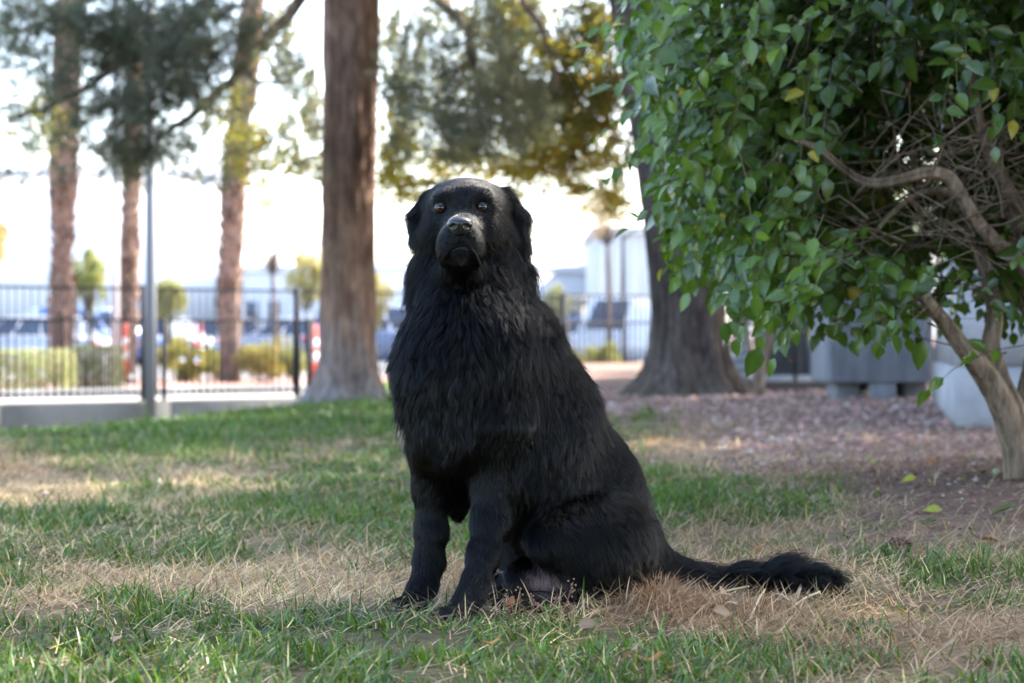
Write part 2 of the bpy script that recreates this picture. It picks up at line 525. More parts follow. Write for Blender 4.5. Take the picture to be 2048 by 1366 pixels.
# ------------------------------------------------------------------ low wall and fences
def wall():
    root = thing('low_wall', 'low grey concrete wall between the lawn and the fence', 'wall', fence_pt(3, 0, LOT))
    mb = MB()
    M = np.eye(4); M[:2, 0] = FD; M[:2, 1] = FN
    M[:3, 3] = fence_pt(0, 0, 0)
    s0 = -4.9 - 2.44 * 4
    first = None
    for k in range(15):
        a, b_ = s0 + k * 2.44, s0 + (k + 1) * 2.44
        mb = MB()
        mb.box((a + 0.006, -0.10, -1.2), (b_ - 0.006, 0.10, LOT + 0.015), M=M, bev=0.012)
        mb.build('wall_section', M_WALLC, root)
    return root
wall()

def fence(label, t, ztop, zbot, s0, s1, posts, post_w, sp, pick_r, ptop):
    root = thing('metal_fence', label, 'fence', fence_pt(posts[0], t, zbot - 0.1), None)
    Rz = Matrix.Rotation(math.atan2(FD[1], FD[0]), 4, 'Z')
    def boxmesh(name, dx, dy, dz):
        mb = MB(); mb.box((-dx, -dy, 0), (dx, dy, dz)); return mb.mesh(name, M_IRON)
    pm = boxmesh('picket', pick_r, pick_r, ztop - zbot)
    k = s0
    while k < s1:
        if min(abs(k - p) for p in posts) > 0.05:
            o = obj('picket', pm)
            o.parent = root
            o.matrix_parent_inverse = Matrix.Translation(-Vector(root.location))
            o.matrix_basis = Matrix.Translation(Vector(fence_pt(k, t, zbot))) @ Rz
        k += sp
    qm = boxmesh('post', post_w, post_w, ptop - (zbot - 0.25))
    for p in posts:
        o = obj('post', qm)
        o.parent = root
        o.matrix_parent_inverse = Matrix.Translation(-Vector(root.location))
        o.matrix_basis = Matrix.Translation(Vector(fence_pt(p, t, zbot - 0.25))) @ Rz
    for z in (ztop - 0.02, zbot + 0.04):
        mb = MB()
        M = np.eye(4); M[:2, 0] = FD; M[:2, 1] = FN; M[:3, 3] = fence_pt(0, t, 0)
        mb.box((s0, -0.019, z), (s1, 0.019, z + 0.035), M=M)
        mb.build('rail', M_IRON, root)
    return root
def s_at(u, t=0.0):
    """distance along the fence line where image column u meets it"""
    d = np.array([(u - 1024) / FPX, 1.0])
    A = A0 + t * FN
    k = np.linalg.solve(np.array([d, -FD]).T, A)
    return k[1]
TP = s_at(606)
fence('tall black metal picket fence standing on the low concrete wall', 0.16, 1.19, -0.30, -7.6, 17.5,
      [TP - 2.44 * 5, TP - 2.44 * 4, TP - 2.44 * 3, TP - 2.44 * 2, TP - 2.44, TP, TP + 2.44, TP + 2.44 * 2, TP + 2.44 * 3], 0.034, 0.108, 0.0085, 1.24)
LP = s_at(328, -0.02)
fence('shorter black metal picket fence in front of the tall one', -0.02, 0.755, -0.29, -7.6, 17.5,
      [LP - 2.44 * 3, LP - 2.44 * 2, LP - 2.44, LP, LP + 2.30, LP + 4.6, LP + 7.0, LP + 9.4], 0.03, 0.113, 0.0075, 0.79)

def pole(label, u, vb, vt, Y, r, mat, name='lamp_post', zt=None):
    b = P(u, vb, Y); b[2] = float(gz(b[0:1], b[1:2])[0]) - 0.02
    root = thing(name, label, 'pole', b)
    zt = zt or 6.5
    mb = MB(); mb.tube([b, b + [0, 0, 2.0], [b[0], b[1], zt]], [r * 1.06, r, r * 0.8], 16); mb.build('shaft', mat, root, True)
    mb = MB(); mb.tube([b, b + [0, 0, 0.05], b + [0, 0, 0.06]], [r * 2.0, r * 2.0, r * 1.2], 16); mb.build('base_plate', mat, root)
    mb = MB(); top = np.array([b[0], b[1], zt]); mb.tube(smooth_path([top - [0, 0, 0.1], top + [0.3, 0, 0.15], top + [0.9, 0, 0.2]], 8), r * 0.45, 8); mb.build('arm', mat, root, True)
    mb = MB(); mb.box(top + [0.8, -0.12, 0.13], top + [1.4, 0.12, 0.25], bev=0.02); mb.build('lamp_head', mat, root)
    return root
pole('dark grey steel lamp post standing against the low wall', 301, 845, 0, 27.0, 0.074, M_POLE, zt=6.2)
pole('pale galvanised lamp post between two palm trunks', 231, 760, 0, 36.0, 0.07, M_POLE2, zt=8.5)
pole('thin dark post beyond the fence beside the thick grey trunk', 1246, 760, 0, 44.0, 0.05, M_IRON, name='sign_post', zt=2.75)

# ------------------------------------------------------------------ trees
def leaf_quads(pos, size, rng, aspect=0.55, up=None, colr=(0.1, 0.15, 0.05), cvar=0.25, cgrad=None):
    """one folded diamond-like leaf (2 triangles) per position"""
    n = len(pos)
    d = nrm(rng.normal(size=(n, 3)))
    if up is not None:
        d = nrm(d + np.asarray(up))
    e = nrm(np.cross(d, rng.normal(size=(n, 3))))
    sz = size * rng.uniform(0.65, 1.3, n)[:, None]
    a = pos - d * sz * 0.5
    c = pos + d * sz * 0.5
    w = e * sz * aspect * 0.5
    V = np.stack([a, pos - w, c, pos + w], 1).reshape(-1, 3)
    i = np.arange(n)[:, None] * 4
    T = np.concatenate([i + [0, 1, 2], i + [0, 2, 3]])
    cl = np.asarray(colr, float) * (1 + rng.uniform(-cvar, cvar, (n, 1))) * (1 + rng.uniform(-cvar * .5, cvar * .5, (n, 3)))
    return V, T, np.repeat(cl, 4, 0)

def ell_points(n, c, r, rng, shell=0.0):
    d = nrm(rng.normal(size=(n, 3)))
    k = rng.uniform(shell ** 3, 1, n) ** (1 / 3)
    return np.asarray(c) + d * k[:, None] * np.asarray(r)

def clumpy(n, c, r, rng, nsub=14, sub=0.36):
    """points in smaller lobes inside an ellipsoid, so gaps stay between them"""
    cc = ell_points(nsub, c, np.asarray(r) * 0.8, rng)
    w = rng.uniform(0.5, 1.5, nsub); w /= w.sum()
    out = []
    for k in range(nsub):
        out.append(ell_points(max(1, int(n * w[k])), cc[k], np.asarray(r) * sub * rng.uniform(0.6, 1.3), rng))
    return np.concatenate(out), cc

def tufts(pos, rng, length=0.14, n=14, width=0.007, colr=(0.05, 0.07, 0.035)):
    """bundles of needles"""
    m = len(pos)
    ax = nrm(rng.normal(size=(m, 3)) + [0, 0, -0.2])
    d = nrm(ax[:, None, :] * 0.75 + rng.normal(size=(m, n, 3)) * 0.55)
    L = length * rng.uniform(0.7, 1.2, (m, n, 1))
    e = nrm(np.cross(d, rng.normal(size=(m, n, 3)))) * width * 0.5
    b = np.repeat(pos[:, None, :], n, 1)
    V = np.stack([b - e, b + e, b + d * L], 2).reshape(-1, 3)
    T = np.arange(m * n * 3).reshape(-1, 3)
    cl = np.asarray(colr) * (1 + rng.uniform(-.35, .35, (m, 1))) * (1 + rng.uniform(-.12, .12, (m, 3)))
    return V, T, np.repeat(cl, n * 3, 0)

def bark_tube(path, rad, seg, amp, fu, fz, seed, flare=None):
    """trunk surface with long ridges; path (n,3), rad (n,)"""
    path = np.asarray(path); n = len(path)
    ang = np.arange(seg) / seg * 2 * math.pi
    t = nrm(np.gradient(path, axis=0))
    V = []
    for i in range(n):
        a = nrm(np.cross(t[i], [0, 1, 0.01])); b = np.cross(t[i], a)
        V.append(path[i] + rad[i] * (np.cos(ang)[:, None] * a + np.sin(ang)[:, None] * b))
    V = np.array(V)
    q = np.stack([np.tile(np.cos(ang) * fu, (n, 1)), np.tile(np.sin(ang) * fu, (n, 1)), np.repeat(path[:, 2][:, None] * fz, seg, 1)], -1).reshape(-1, 3) + seed
    r1 = 1 - np.abs(vnoise(q)) * 2
    r2 = 1 - np.abs(vnoise(q * 2.3 + 7)) * 2
    low = vnoise(np.stack([q[:, 0] / fu * 1.6, q[:, 1] / fu * 1.6, q[:, 2] / fz * 0.9], 1) + seed * 3)
    disp = (amp * (0.65 * r1 + 0.35 * r2) + amp * 2.0 * low).reshape(n, seg)
    if flare is not None:
        disp = disp + flare(path, ang)
    ctr = path[:, None, :]
    V = V + nrm(V - ctr) * disp[..., None]
    i = np.arange(n * seg).reshape(n, seg)
    j = np.roll(i, -1, 1)
    Q = np.stack([i[:-1], j[:-1], j[1:], i[1:]], -1).reshape(-1, 4)
    return V.reshape(-1, 3), Q

def flare_fn(z0, amp, h, roots, ph):
    def f(path, ang):
        k = np.exp(-np.maximum(path[:, 2] - z0, -0.1) / h)[:, None]
        lob = (0.6 + 0.4 * np.cos(ang * roots + ph) + 0.25 * np.cos(ang * (roots + 2) + 1.3 * ph))[None, :]
        return amp * k * lob
    return f

# --- pine with the brown trunk and drooping boughs
def pine():
    r = np.random.default_rng(5)
    Y = 18.0
    b = P(697, 802, Y); zg = float(gz(b[0:1], b[1:2])[0])
    b[2] = zg
    root = thing('pine_tree', 'straight brown pine trunk with drooping boughs at the lawn edge', 'tree', b)
    keys = [(694, 812, 52), (695, 740, 51), (696, 600, 49), (696, 400, 47), (700, 200, 50), (703, 0, 55), (705, -200, 52), (700, -600, 46), (705, -1100, 36), (700, -1600, 22), (700, -2000, 8)]
    pk = smooth_path([[*P(u, v, Y), px(w, Y)] for u, v, w in keys], 320)
    pk[0, 2] = zg - 0.15
    V, Q = bark_tube(pk[:, :3], pk[:, 3], 120, 0.016, 8.0, 2.2, 3.3, flare_fn(zg, 0.20, 0.20, 5, 0.6))
    obj('trunk', mesh_np('trunk', V, None, Q, None, True, M_PINEB), root)
    limbs = [
        [(705, -140, 18, 26), (650, -60, 17.6, 15), (598, 2, 17.2, 13), (545, 65, 17, 12), (492, 130, 16.8, 11), (430, 190, 16.6, 9), (375, 235, 16.5, 7), (310, 280, 16.4, 4)],
        [(490, 132, 16.8, 6), (520, 163, 16.8, 5), (570, 150, 16.8, 4), (625, 125, 16.9, 2)],
        [(705, -120, 18, 24), (790, -70, 17.7, 14), (868, -5, 17.5, 12), (915, 35, 17.4, 11), (938, 62, 17.3, 11), (944, 120, 17.2, 9), (960, 160, 17.1, 8), (990, 192, 17, 6), (1050, 230, 17, 3)],
        [(945, 125, 17.2, 6), (905, 140, 17, 4), (860, 165, 17, 3)],
        [(705, -260, 18, 24), (560, -170, 17.2, 16), (400, 20, 16.6, 10), (290, 90, 16.3, 8), (150, 190, 16.1, 6), (20, 240, 16, 3)],
        [(705, -330, 18, 24), (560, -260, 18, 16), (380, -120, 18.2, 12), (180, 0, 18.5, 8), (30, 70, 18.5, 4)],
        [(705, -300, 18, 24), (850, -220, 17.5, 15), (1000, -60, 17.2, 10), (1080, 60, 17, 6), (1120, 180, 17, 3)],
    ]
    for L in limbs:
        pk = smooth_path([[*P(u, v, y), px(w, y)] for u, v, y, w in L], 26)
        pk[1:-1, :3] += r.normal(size=(24, 3)) * 0.012
        mb = MB(); mb.tube(pk[:, :3], pk[:, 3], 9); mb.build('bough', M_BARK1, root, True)
    masses = [(40, 40, 100, 70, .8), (50, 170, 80, 70, .45), (40, 280, 70, 60, .25), (190, 50, 110, 80, 1.2), (300, 90, 120, 90, 1.3), (330, 190, 90, 60, 1.2), (270, 260, 100, 70, 2.2),
              (255, 330, 70, 38, 1.6), (420, 60, 90, 80, 1.0), (380, 130, 90, 60, 1.0), (150, 190, 70, 80, .7), (490, 40, 50, 50, .6), (590, 170, 45, 45, .9), (610, 270, 40, 60, .45), (575, 110, 40, 30, .5), (380, 300, 60, 60, .5),
              (400, 350, 60, 25, .4), (820, 110, 60, 90, .8), (870, 220, 100, 70, 2.0), (960, 270, 110, 60, 1.8), (960, 120, 90, 90, 1.4), (1040, 190, 70, 80, 1.5), (860, 40, 50, 50, .6), (1010, 40, 80, 60, 1.0), (820, 300, 60, 30, .7),
              (60, 110, 110, 100, .35), (130, 290, 90, 70, .25), (330, 40, 160, 60, .5), (450, 180, 90, 80, .3), (560, 60, 60, 60, .35), (590, 350, 60, 60, .25), (480, 320, 60, 60, .2), (20, 340, 60, 30, .15), (900, 150, 130, 120, .8), (1000, 230, 110, 90, .8)]
    P0 = []
    for u, v, ru, rv, k in masses:
        Yc = (16.4 if u < 640 else 17.0) + r.uniform(-0.5, 0.5)
        pts, _ = clumpy(int((0.058 if u < 640 else 0.034) * ru * rv * min(k, 1.25)), P(u, v, Yc), (px(ru * 1.3, Yc), 0.8, px(rv * 1.3, Yc)), r, 44, 0.27)
        P0.append(pts)
    V, T, C = tufts(np.concatenate(P0), r, 0.12, 14, 0.0060, (0.15, 0.16, 0.12))
    ob = obj('needles', mesh_np('needles', V, T, None, C, False, M_NEEDLE), root)
    ob['kind'] = 'stuff'
    # the rest of the crown, above the frame
    P1 = []
    for k in range(52):
        a, h = r.uniform(0, 2 * math.pi), r.uniform(4.6, 12)
        rad = r.uniform(0.8, 4.4) * (1 - (h - 4) / 13)
        pts, _ = clumpy(130, (b[0] + rad * math.cos(a), b[1] + rad * math.sin(a), h), (1.0, 1.0, 0.6), r, 8, 0.45)
        P1.append(pts)
    V, T, C = tufts(np.concatenate(P1), r, 0.26, 12, 0.02, (0.05, 0.068, 0.042))
    ob = obj('crown', mesh_np('crown', V, T, None, C, False, M_NEEDLE), root)
pine()

# --- thick grey elm leaning to the left
def elm():
    r = np.random.default_rng(8)
    Y = 15.0
    b = P(1372, 792, Y); zg = float(gz(b[0:1], b[1:2])[0]); b[2] = zg
    root = thing('elm_tree', 'thick furrowed grey trunk leaning left behind the leafy shrub', 'tree', b)
    keys = [(1374, 800, 73), (1374, 720, 71), (1372, 600, 69), (1360, 480, 64), (1335, 330, 60), (1300, 150, 54), (1268, 0, 50), (1235, -180, 48), (1225, -420, 42)]
    pk = smooth_path([[*P(u, v, Y), px(w, Y)] for u, v, w in keys], 230)
    pk[0, 2] = zg - 0.15
    V, Q = bark_tube(pk[:, :3], pk[:, 3], 160, 0.017, 9.5, 1.5, 9.1, flare_fn(zg, 0.23, 0.20, 5, 2.2))
    obj('trunk', mesh_np('trunk', V, None, Q, None, True, M_ELMB), root)
    top = pk[-1, :3]
    fork = pk[-40, :3]
    for k, e in enumerate([(-2.4, 1.6, 2.2), (2.6, 0.6, 2.4), (0.4, 3.0, 2.5), (1.0, -2.2, 2.4), (-1.2, 3.6, 0.8), (3.0, 2.4, 1.2), (-0.9, -0.6, 3.4)]):
        st = fork if k % 2 else top
        mid = st + np.array(e) * 0.45 + [0, 0, 0.35]
        pkl = smooth_path(np.array([st, mid, st + np.array(e), st + np.array(e) * 1.5 - [0, 0, 0.6]]), 18)
        mb = MB(); mb.tube(pkl, np.linspace(0.11, 0.02, 18), 9); mb.build('limb', M_BARK2, root, True)
    # outer twigs and their yellowing leaves, seen against the sky
    masses = [(1090, 60, 130, 80, 1.6, 0), (1180, 130, 110, 100, 1.6, 0), (1130, 230, 130, 70, 1.5, 0), (1190, 300, 90, 60, .9, 1), (1230, 350, 60, 90, .7, 1), (1080, 370, 120, 40, .7, 1), (800, 330, 60, 70, .7, 1), (850, 390, 60, 25, .7, 1), (1060, 320, 140, 45, 1.0, 1), (960, 345, 110, 35, .7, 1), (860, 350, 90, 40, .6, 0),
              (800, 390, 50, 40, .5, 1), (1120, 350, 90, 35, .6, 1), (780, 60, 30, 60, .5, 0), (1220, 400, 50, 50, .25, 1), (880, 30, 70, 40, .5, 0), (980, 30, 80, 50, .9, 0), (780, 330, 35, 60, .5, 0), (1215, 40, 60, 60, 1.2, 0), (1210, 220, 60, 60, .9, 1), (1150, 400, 50, 30, .1, 1), (1090, 170, 120, 80, .8, 0), (640, 330, 30, 40, .2, 0), (600, 240, 50, 110, .7, 0), (540, 330, 90, 60, .5, 1), (470, 260, 80, 90, .45, 0), (60, 250, 90, 90, .45, 0), (560, 90, 60, 80, .6, 0), (790, 200, 40, 160, .8, 0), (1000, 180, 220, 180, .5, 0), (820, 200, 70, 150, .4, 0), (1120, 280, 150, 90, .5, 1), (990, 300, 180, 60, .4, 1)]
    for u, v, ru, rv, k, yl in masses:
        Yc = 20.0 + r.uniform(-0.9, 0.9)
        pts, cc = clumpy(int(0.24 * ru * rv * max(k, .7 if v > 250 else .42)), P(u, v, Yc), (px(ru * 1.1, Yc), 0.8, px(rv * 1.1, Yc)), r, 30, 0.32)
        V, T, C = leaf_quads(pts, 0.052, r, 0.6, (0, 0, -0.5), (0.30, 0.27, 0.06) if yl else (0.17, 0.165, 0.055), 0.4)
        ob = obj('leaf_spray', mesh_np('leaf_spray', V, T, None, C, False, M_ELM), root); ob['kind'] = 'stuff'
        hub = P(u + 30, v - rv * 1.0, Yc)
        mb = MB()
        for c in cc[::2]:
            mb.tube(smooth_path([hub, (hub + c) / 2 + [0, 0, 0.06], c], 6), np.linspace(0.007, 0.002, 6), 5)
        mb.build('twig', M_BARK2, root)
    # crown above the frame
    P1 = []
    for k in range(95):
        c = top + np.array([r.uniform(-3.4, 4.4), r.uniform(-5.0, 5.5), r.uniform(0.6, 4.6)])
        pts, _ = clumpy(330, c, (0.95, 0.95, 0.6), r, 9, 0.5)
        P1.append(pts)
    V, T, C = leaf_quads(np.concatenate(P1), 0.17, r, 0.65, (0, 0, -0.4), (0.09, 0.105, 0.035), 0.35)
    obj('crown', mesh_np('crown', V, T, None, C, False, M_ELM), root)
elm()

# --- shade trees right of the frame, and unseen ones added to dim the fill
def shade_tree(x, y, h, R, seed, label):
    r = np.random.default_rng(seed)
    z = float(gz(np.array([x]), np.array([y]))[0])
    root = thing('shade_tree', label, 'tree', (x, y, z))
    pk = smooth_path([(x, y, z - 0.1), (x + 0.1, y, h * 0.3), (x - 0.1, y + 0.1, h * 0.6), (x, y, h * 0.85)], 60)
    V, Q = bark_tube(pk, np.linspace(0.27, 0.1, 60), 40, 0.014, 5, 0.9, seed, flare_fn(z, 0.15, 0.25, 5, seed))
    obj('trunk', mesh_np('trunk', V, None, Q, None, True, M_BARK2), root)
    P1 = []
    for k in range(80):
        c = ell_points(1, (x, y, h * 0.72), (R, R, h * 0.33), r, 0.35)[0]
        mb_end = c
        pts, _ = clumpy(230, c, (0.95, 0.95, 0.65), r, 8, 0.5)
        P1.append(pts)
        if k % 9 == 0:
            mb = MB(); mb.tube(smooth_path([pk[35 + k // 9], (pk[35] + c) / 2 + [0, 0, .3], c], 9), np.linspace(0.08, 0.015, 9), 7); mb.build('limb', M_BARK2, root, True)
    V, T, C = leaf_quads(np.concatenate(P1), 0.22, r, 0.65, (0, 0, -0.4), (0.08, 0.10, 0.035), 0.3)
    obj('crown', mesh_np('crown', V, T, None, C, False, M_ELM), root)
shade_tree(4.2, -3.2, 8.5, 3.6, 24, 'added unseen tree behind the viewer to the right, dimming the fill light')  # added with the next two to darken light from the camera side
shade_tree(-0.6, -8.0, 9.0, 4.0, 25, 'added unseen tree far behind the viewer, dimming the fill light')
shade_tree(5.6, 2.6, 7.5, 2.9, 26, 'added unseen tree right of the view, dimming light from that side')
shade_tree(6.6, 9.5, 8.0, 3.4, 21, 'broad shade tree to the right of the leafy shrub')
shade_tree(4.6, 20.5, 6.0, 2.9, 23, 'low crowned tree behind the concrete planter')
shade_tree(7.5, 16.5, 9.0, 3.8, 22, 'tall shade tree behind the concrete blocks')

# --- fan palms beyond the fence
def palm(label, path, Y, wpx, seed, h=9.0):
    r = np.random.default_rng(seed)
    b = P(path[0][0], 770, Y); b[2] = LOT
    root = thing('palm_tree', label, 'palm', b, 'fan palms beyond the fence')
    pts = [[*P(u, v, Y)] for u, v in path]
    pts[0] = list(b)
    last = np.array(pts[-1]); dirn = nrm(last - np.array(pts[-2]))
    pts.append(list(last + dirn * (h - last[2]) / max(dirn[2], .3)))
    pk = smooth_path(pts, 90)
    rad = px(wpx / 2, Y) * (1 + 0.13 * vnoise(np.stack([pk[:, 2] * 0.9, 0 * pk[:, 2] + seed, 0 * pk[:, 2]], 1)))
    V, Q = bark_tube(pk, rad, 28, 0.02, 3, 2.5, seed)
    obj('trunk', mesh_np('trunk', V, None, Q, None, True, M_PALM), root)
    # old leaf bases wrapped round the trunk
    mb = MB()
    for k in range(520):
        i = int(r.integers(9, 88)); a = r.uniform(0, 2 * math.pi)
        o = np.array([math.cos(a), math.sin(a), 0]); tdir = np.array([-math.sin(a), math.cos(a), 0])
        c = pk[i] + o * rad[i] * 0.98 + [0, 0, r.uniform(-.05, .05)]
        L, W = r.uniform(0.10, 0.2), r.uniform(0.05, 0.09)
        s = r.choice([-1, 1]) * 0.5
        up = nrm(np.array([0, 0, 1]) + tdir * s + o * 0.25)
        side = nrm(np.cross(up, o))
        cc = np.array((0.25, 0.165, 0.115)) * r.uniform(0.3, 1.25)
        q = [c - side * W / 2 - up * L / 2, c + side * W / 2 - up * L / 2, c + side * W / 4 + up * L / 2 + o * .05, c - side * W / 4 + up * L / 2 + o * .05, c - up * L / 2 + o * 0.05]
        mb.add(q, [(0, 1, 2, 3)], [(0, 4, 1), (4, 2, 1), (4, 0, 3), (4, 3, 2)], cc)
    ob = mb.build('leaf_bases', M_STRAW, root); ob['kind'] = 'stuff'
    top = pk[-1]
    mb = MB()
    for k in range(34):
        a = r.uniform(0, 2 * math.pi); el = r.uniform(-0.9, 1.2)
        d = np.array([math.cos(a) * math.cos(el), math.sin(a) * math.cos(el), math.sin(el)])
        st = top + d * 0.9
        mb.tube([top, st], [0.02, 0.012], 4, (0.12, 0.13, 0.05))
        side = nrm(np.cross(d, [0, 0, 1]))
        for j in range(18):
            th = (j / 17 - .5) * 2.6
            dd = nrm(d * math.cos(th) + side * math.sin(th) - [0, 0, 0.15])
            nn = nrm(np.cross(dd, [0.1, 0.2, 1])) * 0.025
            mb.add([st, st + dd * 0.35 - nn, st + dd * 0.8, st + dd * 0.35 + nn], [(0, 1, 2, 3)], None, (0.07, 0.10, 0.035))
    mb.build('fronds', M_BUSH, root)
M_PALM = noise_mat('palm_bark', [(0.25, (0.07, 0.047, 0.034)), (0.5, (0.18, 0.122, 0.09)), (0.75, (0.31, 0.22, 0.165))], 7, 0.95, (1, 1, 1.6), 0.9, 24)
palm('fan palm trunk with shaggy leaf bases behind the pale hedge', [(124, 770), (125, 560), (129, 300), (136, 0)], 36, 46, 31)
palm('slim fan palm trunk beside the pale lamp post', [(250, 770), (256, 600), (262, 400), (266, 200)], 40, 36, 32, 7)
palm('fan palm trunk leaning right above the yellow bushes', [(456, 770), (460, 560), (468, 380), (488, 180), (505, 30)], 38, 48, 33)

# ------------------------------------------------------------------ planting beyond the fence
def bush(label, u, v, Y, ru, rv, n, c, seed, size=0.05, box=False, group=None, cat='bush', dz=0.45, name='bush'):
    r = np.random.default_rng(seed)
    ctr = P(u, v, Y)
    root = thing(name, label, cat, (ctr[0], ctr[1], LOT), group)
    R = np.array([px(ru, Y), dz, px(rv, Y)])
    if box:
        q = r.uniform(-1, 1, (n, 3)); k = np.argmax(np.abs(q), 1)
        push = r.random(n) < 0.75
        q[np.arange(n)[push], k[push]] = np.sign(q[np.arange(n)[push], k[push]]) * r.uniform(0.86, 1.02, push.sum())
        q += 0.06 * np.stack([vnoise(q * 3 + 3), vnoise(q * 3 + 9), vnoise(q * 3 + 20)], 1)
        pts = ctr + q * R
    else:
        pts, _ = clumpy(n, ctr, R, r, 22, 0.36)
    pts[:, 2] = np.maximum(pts[:, 2], LOT + 0.05)
    V, T, C = leaf_quads(pts, size, r, 0.6, (0, 0, 0.5), c, 0.3)
    obj('foliage', mesh_np('foliage', V, T, None, C, False, M_BUSH), root)
    mb = MB()
    for k in range(9):
        e = ctr + r.uniform(-.7, .7, 3) * R
        s = np.array([ctr[0] + r.uniform(-.3, .3) * R[0], ctr[1] + r.uniform(-.2, .2), LOT - 0.03])
        mb.tube(smooth_path([s, (s + e) / 2 + r.uniform(-.05, .05, 3), e], 6), np.linspace(0.014, 0.005, 6), 5)
    mb.build('stems', M_TWIG, root)
    return root
bush('pale clipped hedge behind the fence, its top in sun', 62, 752, 31.5, 82, 52, 6500, (0.34, 0.36, 0.21), 41, 0.055, True, cat='hedge', name='hedge')
bush('darker grey green hedge right of the pale hedge', 190, 750, 32.5, 52, 58, 5200, (0.13, 0.145, 0.10), 42, 0.055, True, cat='hedge', name='hedge')
bush('broad yellow flowering bush beyond the dark lamp post', 365, 718, 38, 55, 46, 4200, (0.30, 0.28, 0.06), 43, 0.06)
bush('low yellow green bush at the foot of the leaning palm', 432, 728, 39, 45, 38, 3200, (0.28, 0.27, 0.07), 44, 0.06)
bush('straw yellow bush between leaning palm and brown pine', 530, 716, 38, 62, 46, 4200, (0.36, 0.31, 0.09), 45, 0.06)
bush('small green bush left of the brown pine', 588, 722, 37, 34, 36, 2200, (0.20, 0.22, 0.08), 46, 0.06)
bush('round yellow green bush beyond the fence by the grey trunk', 1212, 716, 42, 46, 34, 3200, (0.27, 0.28, 0.09), 47, 0.06)
bush('small yellowish bush beyond the fence beside the dog', 1148, 726, 41, 26, 30, 1600, (0.24, 0.22, 0.10), 48, 0.06)

def small_tree(label, u, v, Y, ru, rv, n, c, seed, sub=0.28, size=0.07):
    r = np.random.default_rng(seed)
    ctr = P(u, v, Y)
    root = thing('small_tree', label, 'tree', (ctr[0], ctr[1], LOT))
    R = np.array([px(ru, Y), px(ru, Y) * 0.8, px(rv, Y)])
    pts, cc = clumpy(n * 2, ctr, R, r, 40, sub)
    V, T, C = leaf_quads(pts, size, r, 0.55, (0, 0, -0.2), c, 0.3)
    obj('crown', mesh_np('crown', V, T, None, C, False, M_BUSH), root)
    base = np.array([ctr[0], ctr[1], LOT - 0.05]); fork = np.array([ctr[0], ctr[1], max(LOT + 0.8, ctr[2] - R[2] * 0.9)])
    mb = MB(); mb.tube(smooth_path([base, (base + fork) / 2 + [0.06, 0, 0], fork], 8), np.linspace(0.08, 0.05, 8), 8); mb.build('trunk', M_BARK2, root, True)
    mb = MB()
    for c_ in cc:
        mb.tube(smooth_path([fork, (fork + c_) / 2 + r.uniform(-.1, .1, 3), c_], 6), np.linspace(0.016, 0.004, 6), 5)
    mb.build('branches', M_BARK2, root)
bush('dense dark evergreen bush behind the concrete planter', 1640, 470, 25, 265, 230, 19000, (0.05, 0.075, 0.03), 71, 0.12, dz=1.0, name='evergreen_bush')
bush('dense dark evergreen bush behind the pale concrete block', 2080, 440, 24, 260, 250, 15000, (0.05, 0.075, 0.03), 72, 0.12, dz=1.0, name='evergreen_bush')
small_tree('golden leaved tree at the far left beyond the fence', -35, 470, 46, 75, 110, 5000, (0.36, 0.27, 0.09), 51)
small_tree('light green young tree behind the first palm trunk', 178, 560, 48, 42, 75, 2600, (0.30, 0.31, 0.11), 52)
small_tree('thin leafed pale tree with bare twigs behind the leaning palm', 545, 455, 46, 115, 105, 1300, (0.30, 0.27, 0.14), 53, 0.2)
small_tree('sparse pale tree beyond the fence right of the dog', 1215, 430, 50, 60, 70, 700, (0.34, 0.22, 0.12), 54, 0.2)

small_tree('yellow green tree right of the slim palm', 335, 600, 52, 45, 60, 2600, (0.30, 0.29, 0.10), 55)
small_tree('pale gold tree showing left of the brown pine', 612, 560, 54, 50, 70, 2600, (0.34, 0.30, 0.12), 56)
small_tree('pale yellow tree beyond the fence behind the dog', 745, 600, 50, 45, 60, 2200, (0.32, 0.28, 0.11), 57)
small_tree('dusty green tree beyond the fence near the thick trunk', 1110, 610, 56, 40, 45, 2000, (0.22, 0.23, 0.11), 58)
def hills():
    xs = np.linspace(-420, 420, 90)
    p = np.stack([xs / 90., 0 * xs + 4.4, 0 * xs], 1)
    top = 38 + 22 * vnoise(p) + 9 * vnoise(p * 3) + 3 * vnoise(p * 9)
    V = np.concatenate([np.stack([xs, 0 * xs + 760 + d, z], 1) for d, z in ((0, 0 * xs - 1), (60, top * .55), (130, top), (240, top * .4), (300, 0 * xs - 1))])
    n = len(xs); Q = [(k * n + i, k * n + i + 1, (k + 1) * n + i + 1, (k + 1) * n + i) for k in range(4) for i in range(n - 1)]
    tag(obj('hills', mesh_np('hills', V, None, np.array(Q), None, True, noise_mat('hill_scrub', [(.3, (.26, .25, .25)), (.7, (.36, .34, .33))], .02, .95))), kind='structure')
hills()
# orange and white delineator posts
M_ORANGE = plain('orange_plastic', (0.75, 0.09, 0.035), 0.5)
M_WHITE = plain('white_reflective', (0.75, 0.74, 0.72), 0.45)
M_BLK = plain('black_rubber', (0.02, 0.02, 0.02), 0.8)
def delineator(label, u, Y, h):
    b = P(u, 760, Y); b[2] = LOT + 0.012
    root = thing('traffic_delineator', label, 'traffic post', b, 'orange traffic posts beyond the fence')
    mb = MB(); mb.box(b + [-.17, -.17, 0], b + [.17, .17, .07], bev=.02); mb.build('base', M_BLK, root)
    mb = MB(); mb.tube([b + [0, 0, .06], b + [0, 0, h], b + [0, 0, h + .03]], [.062, .05, .02], 14); mb.build('tube', M_ORANGE, root, True)
    for k, (a, c) in enumerate(((.40, .56), (.64, .78))):
        mb = MB(); mb.tube([b + [0, 0, h * a], b + [0, 0, h * c]], .064 if k == 0 else .061, 14); mb.build('reflective_band', M_WHITE, root, True)
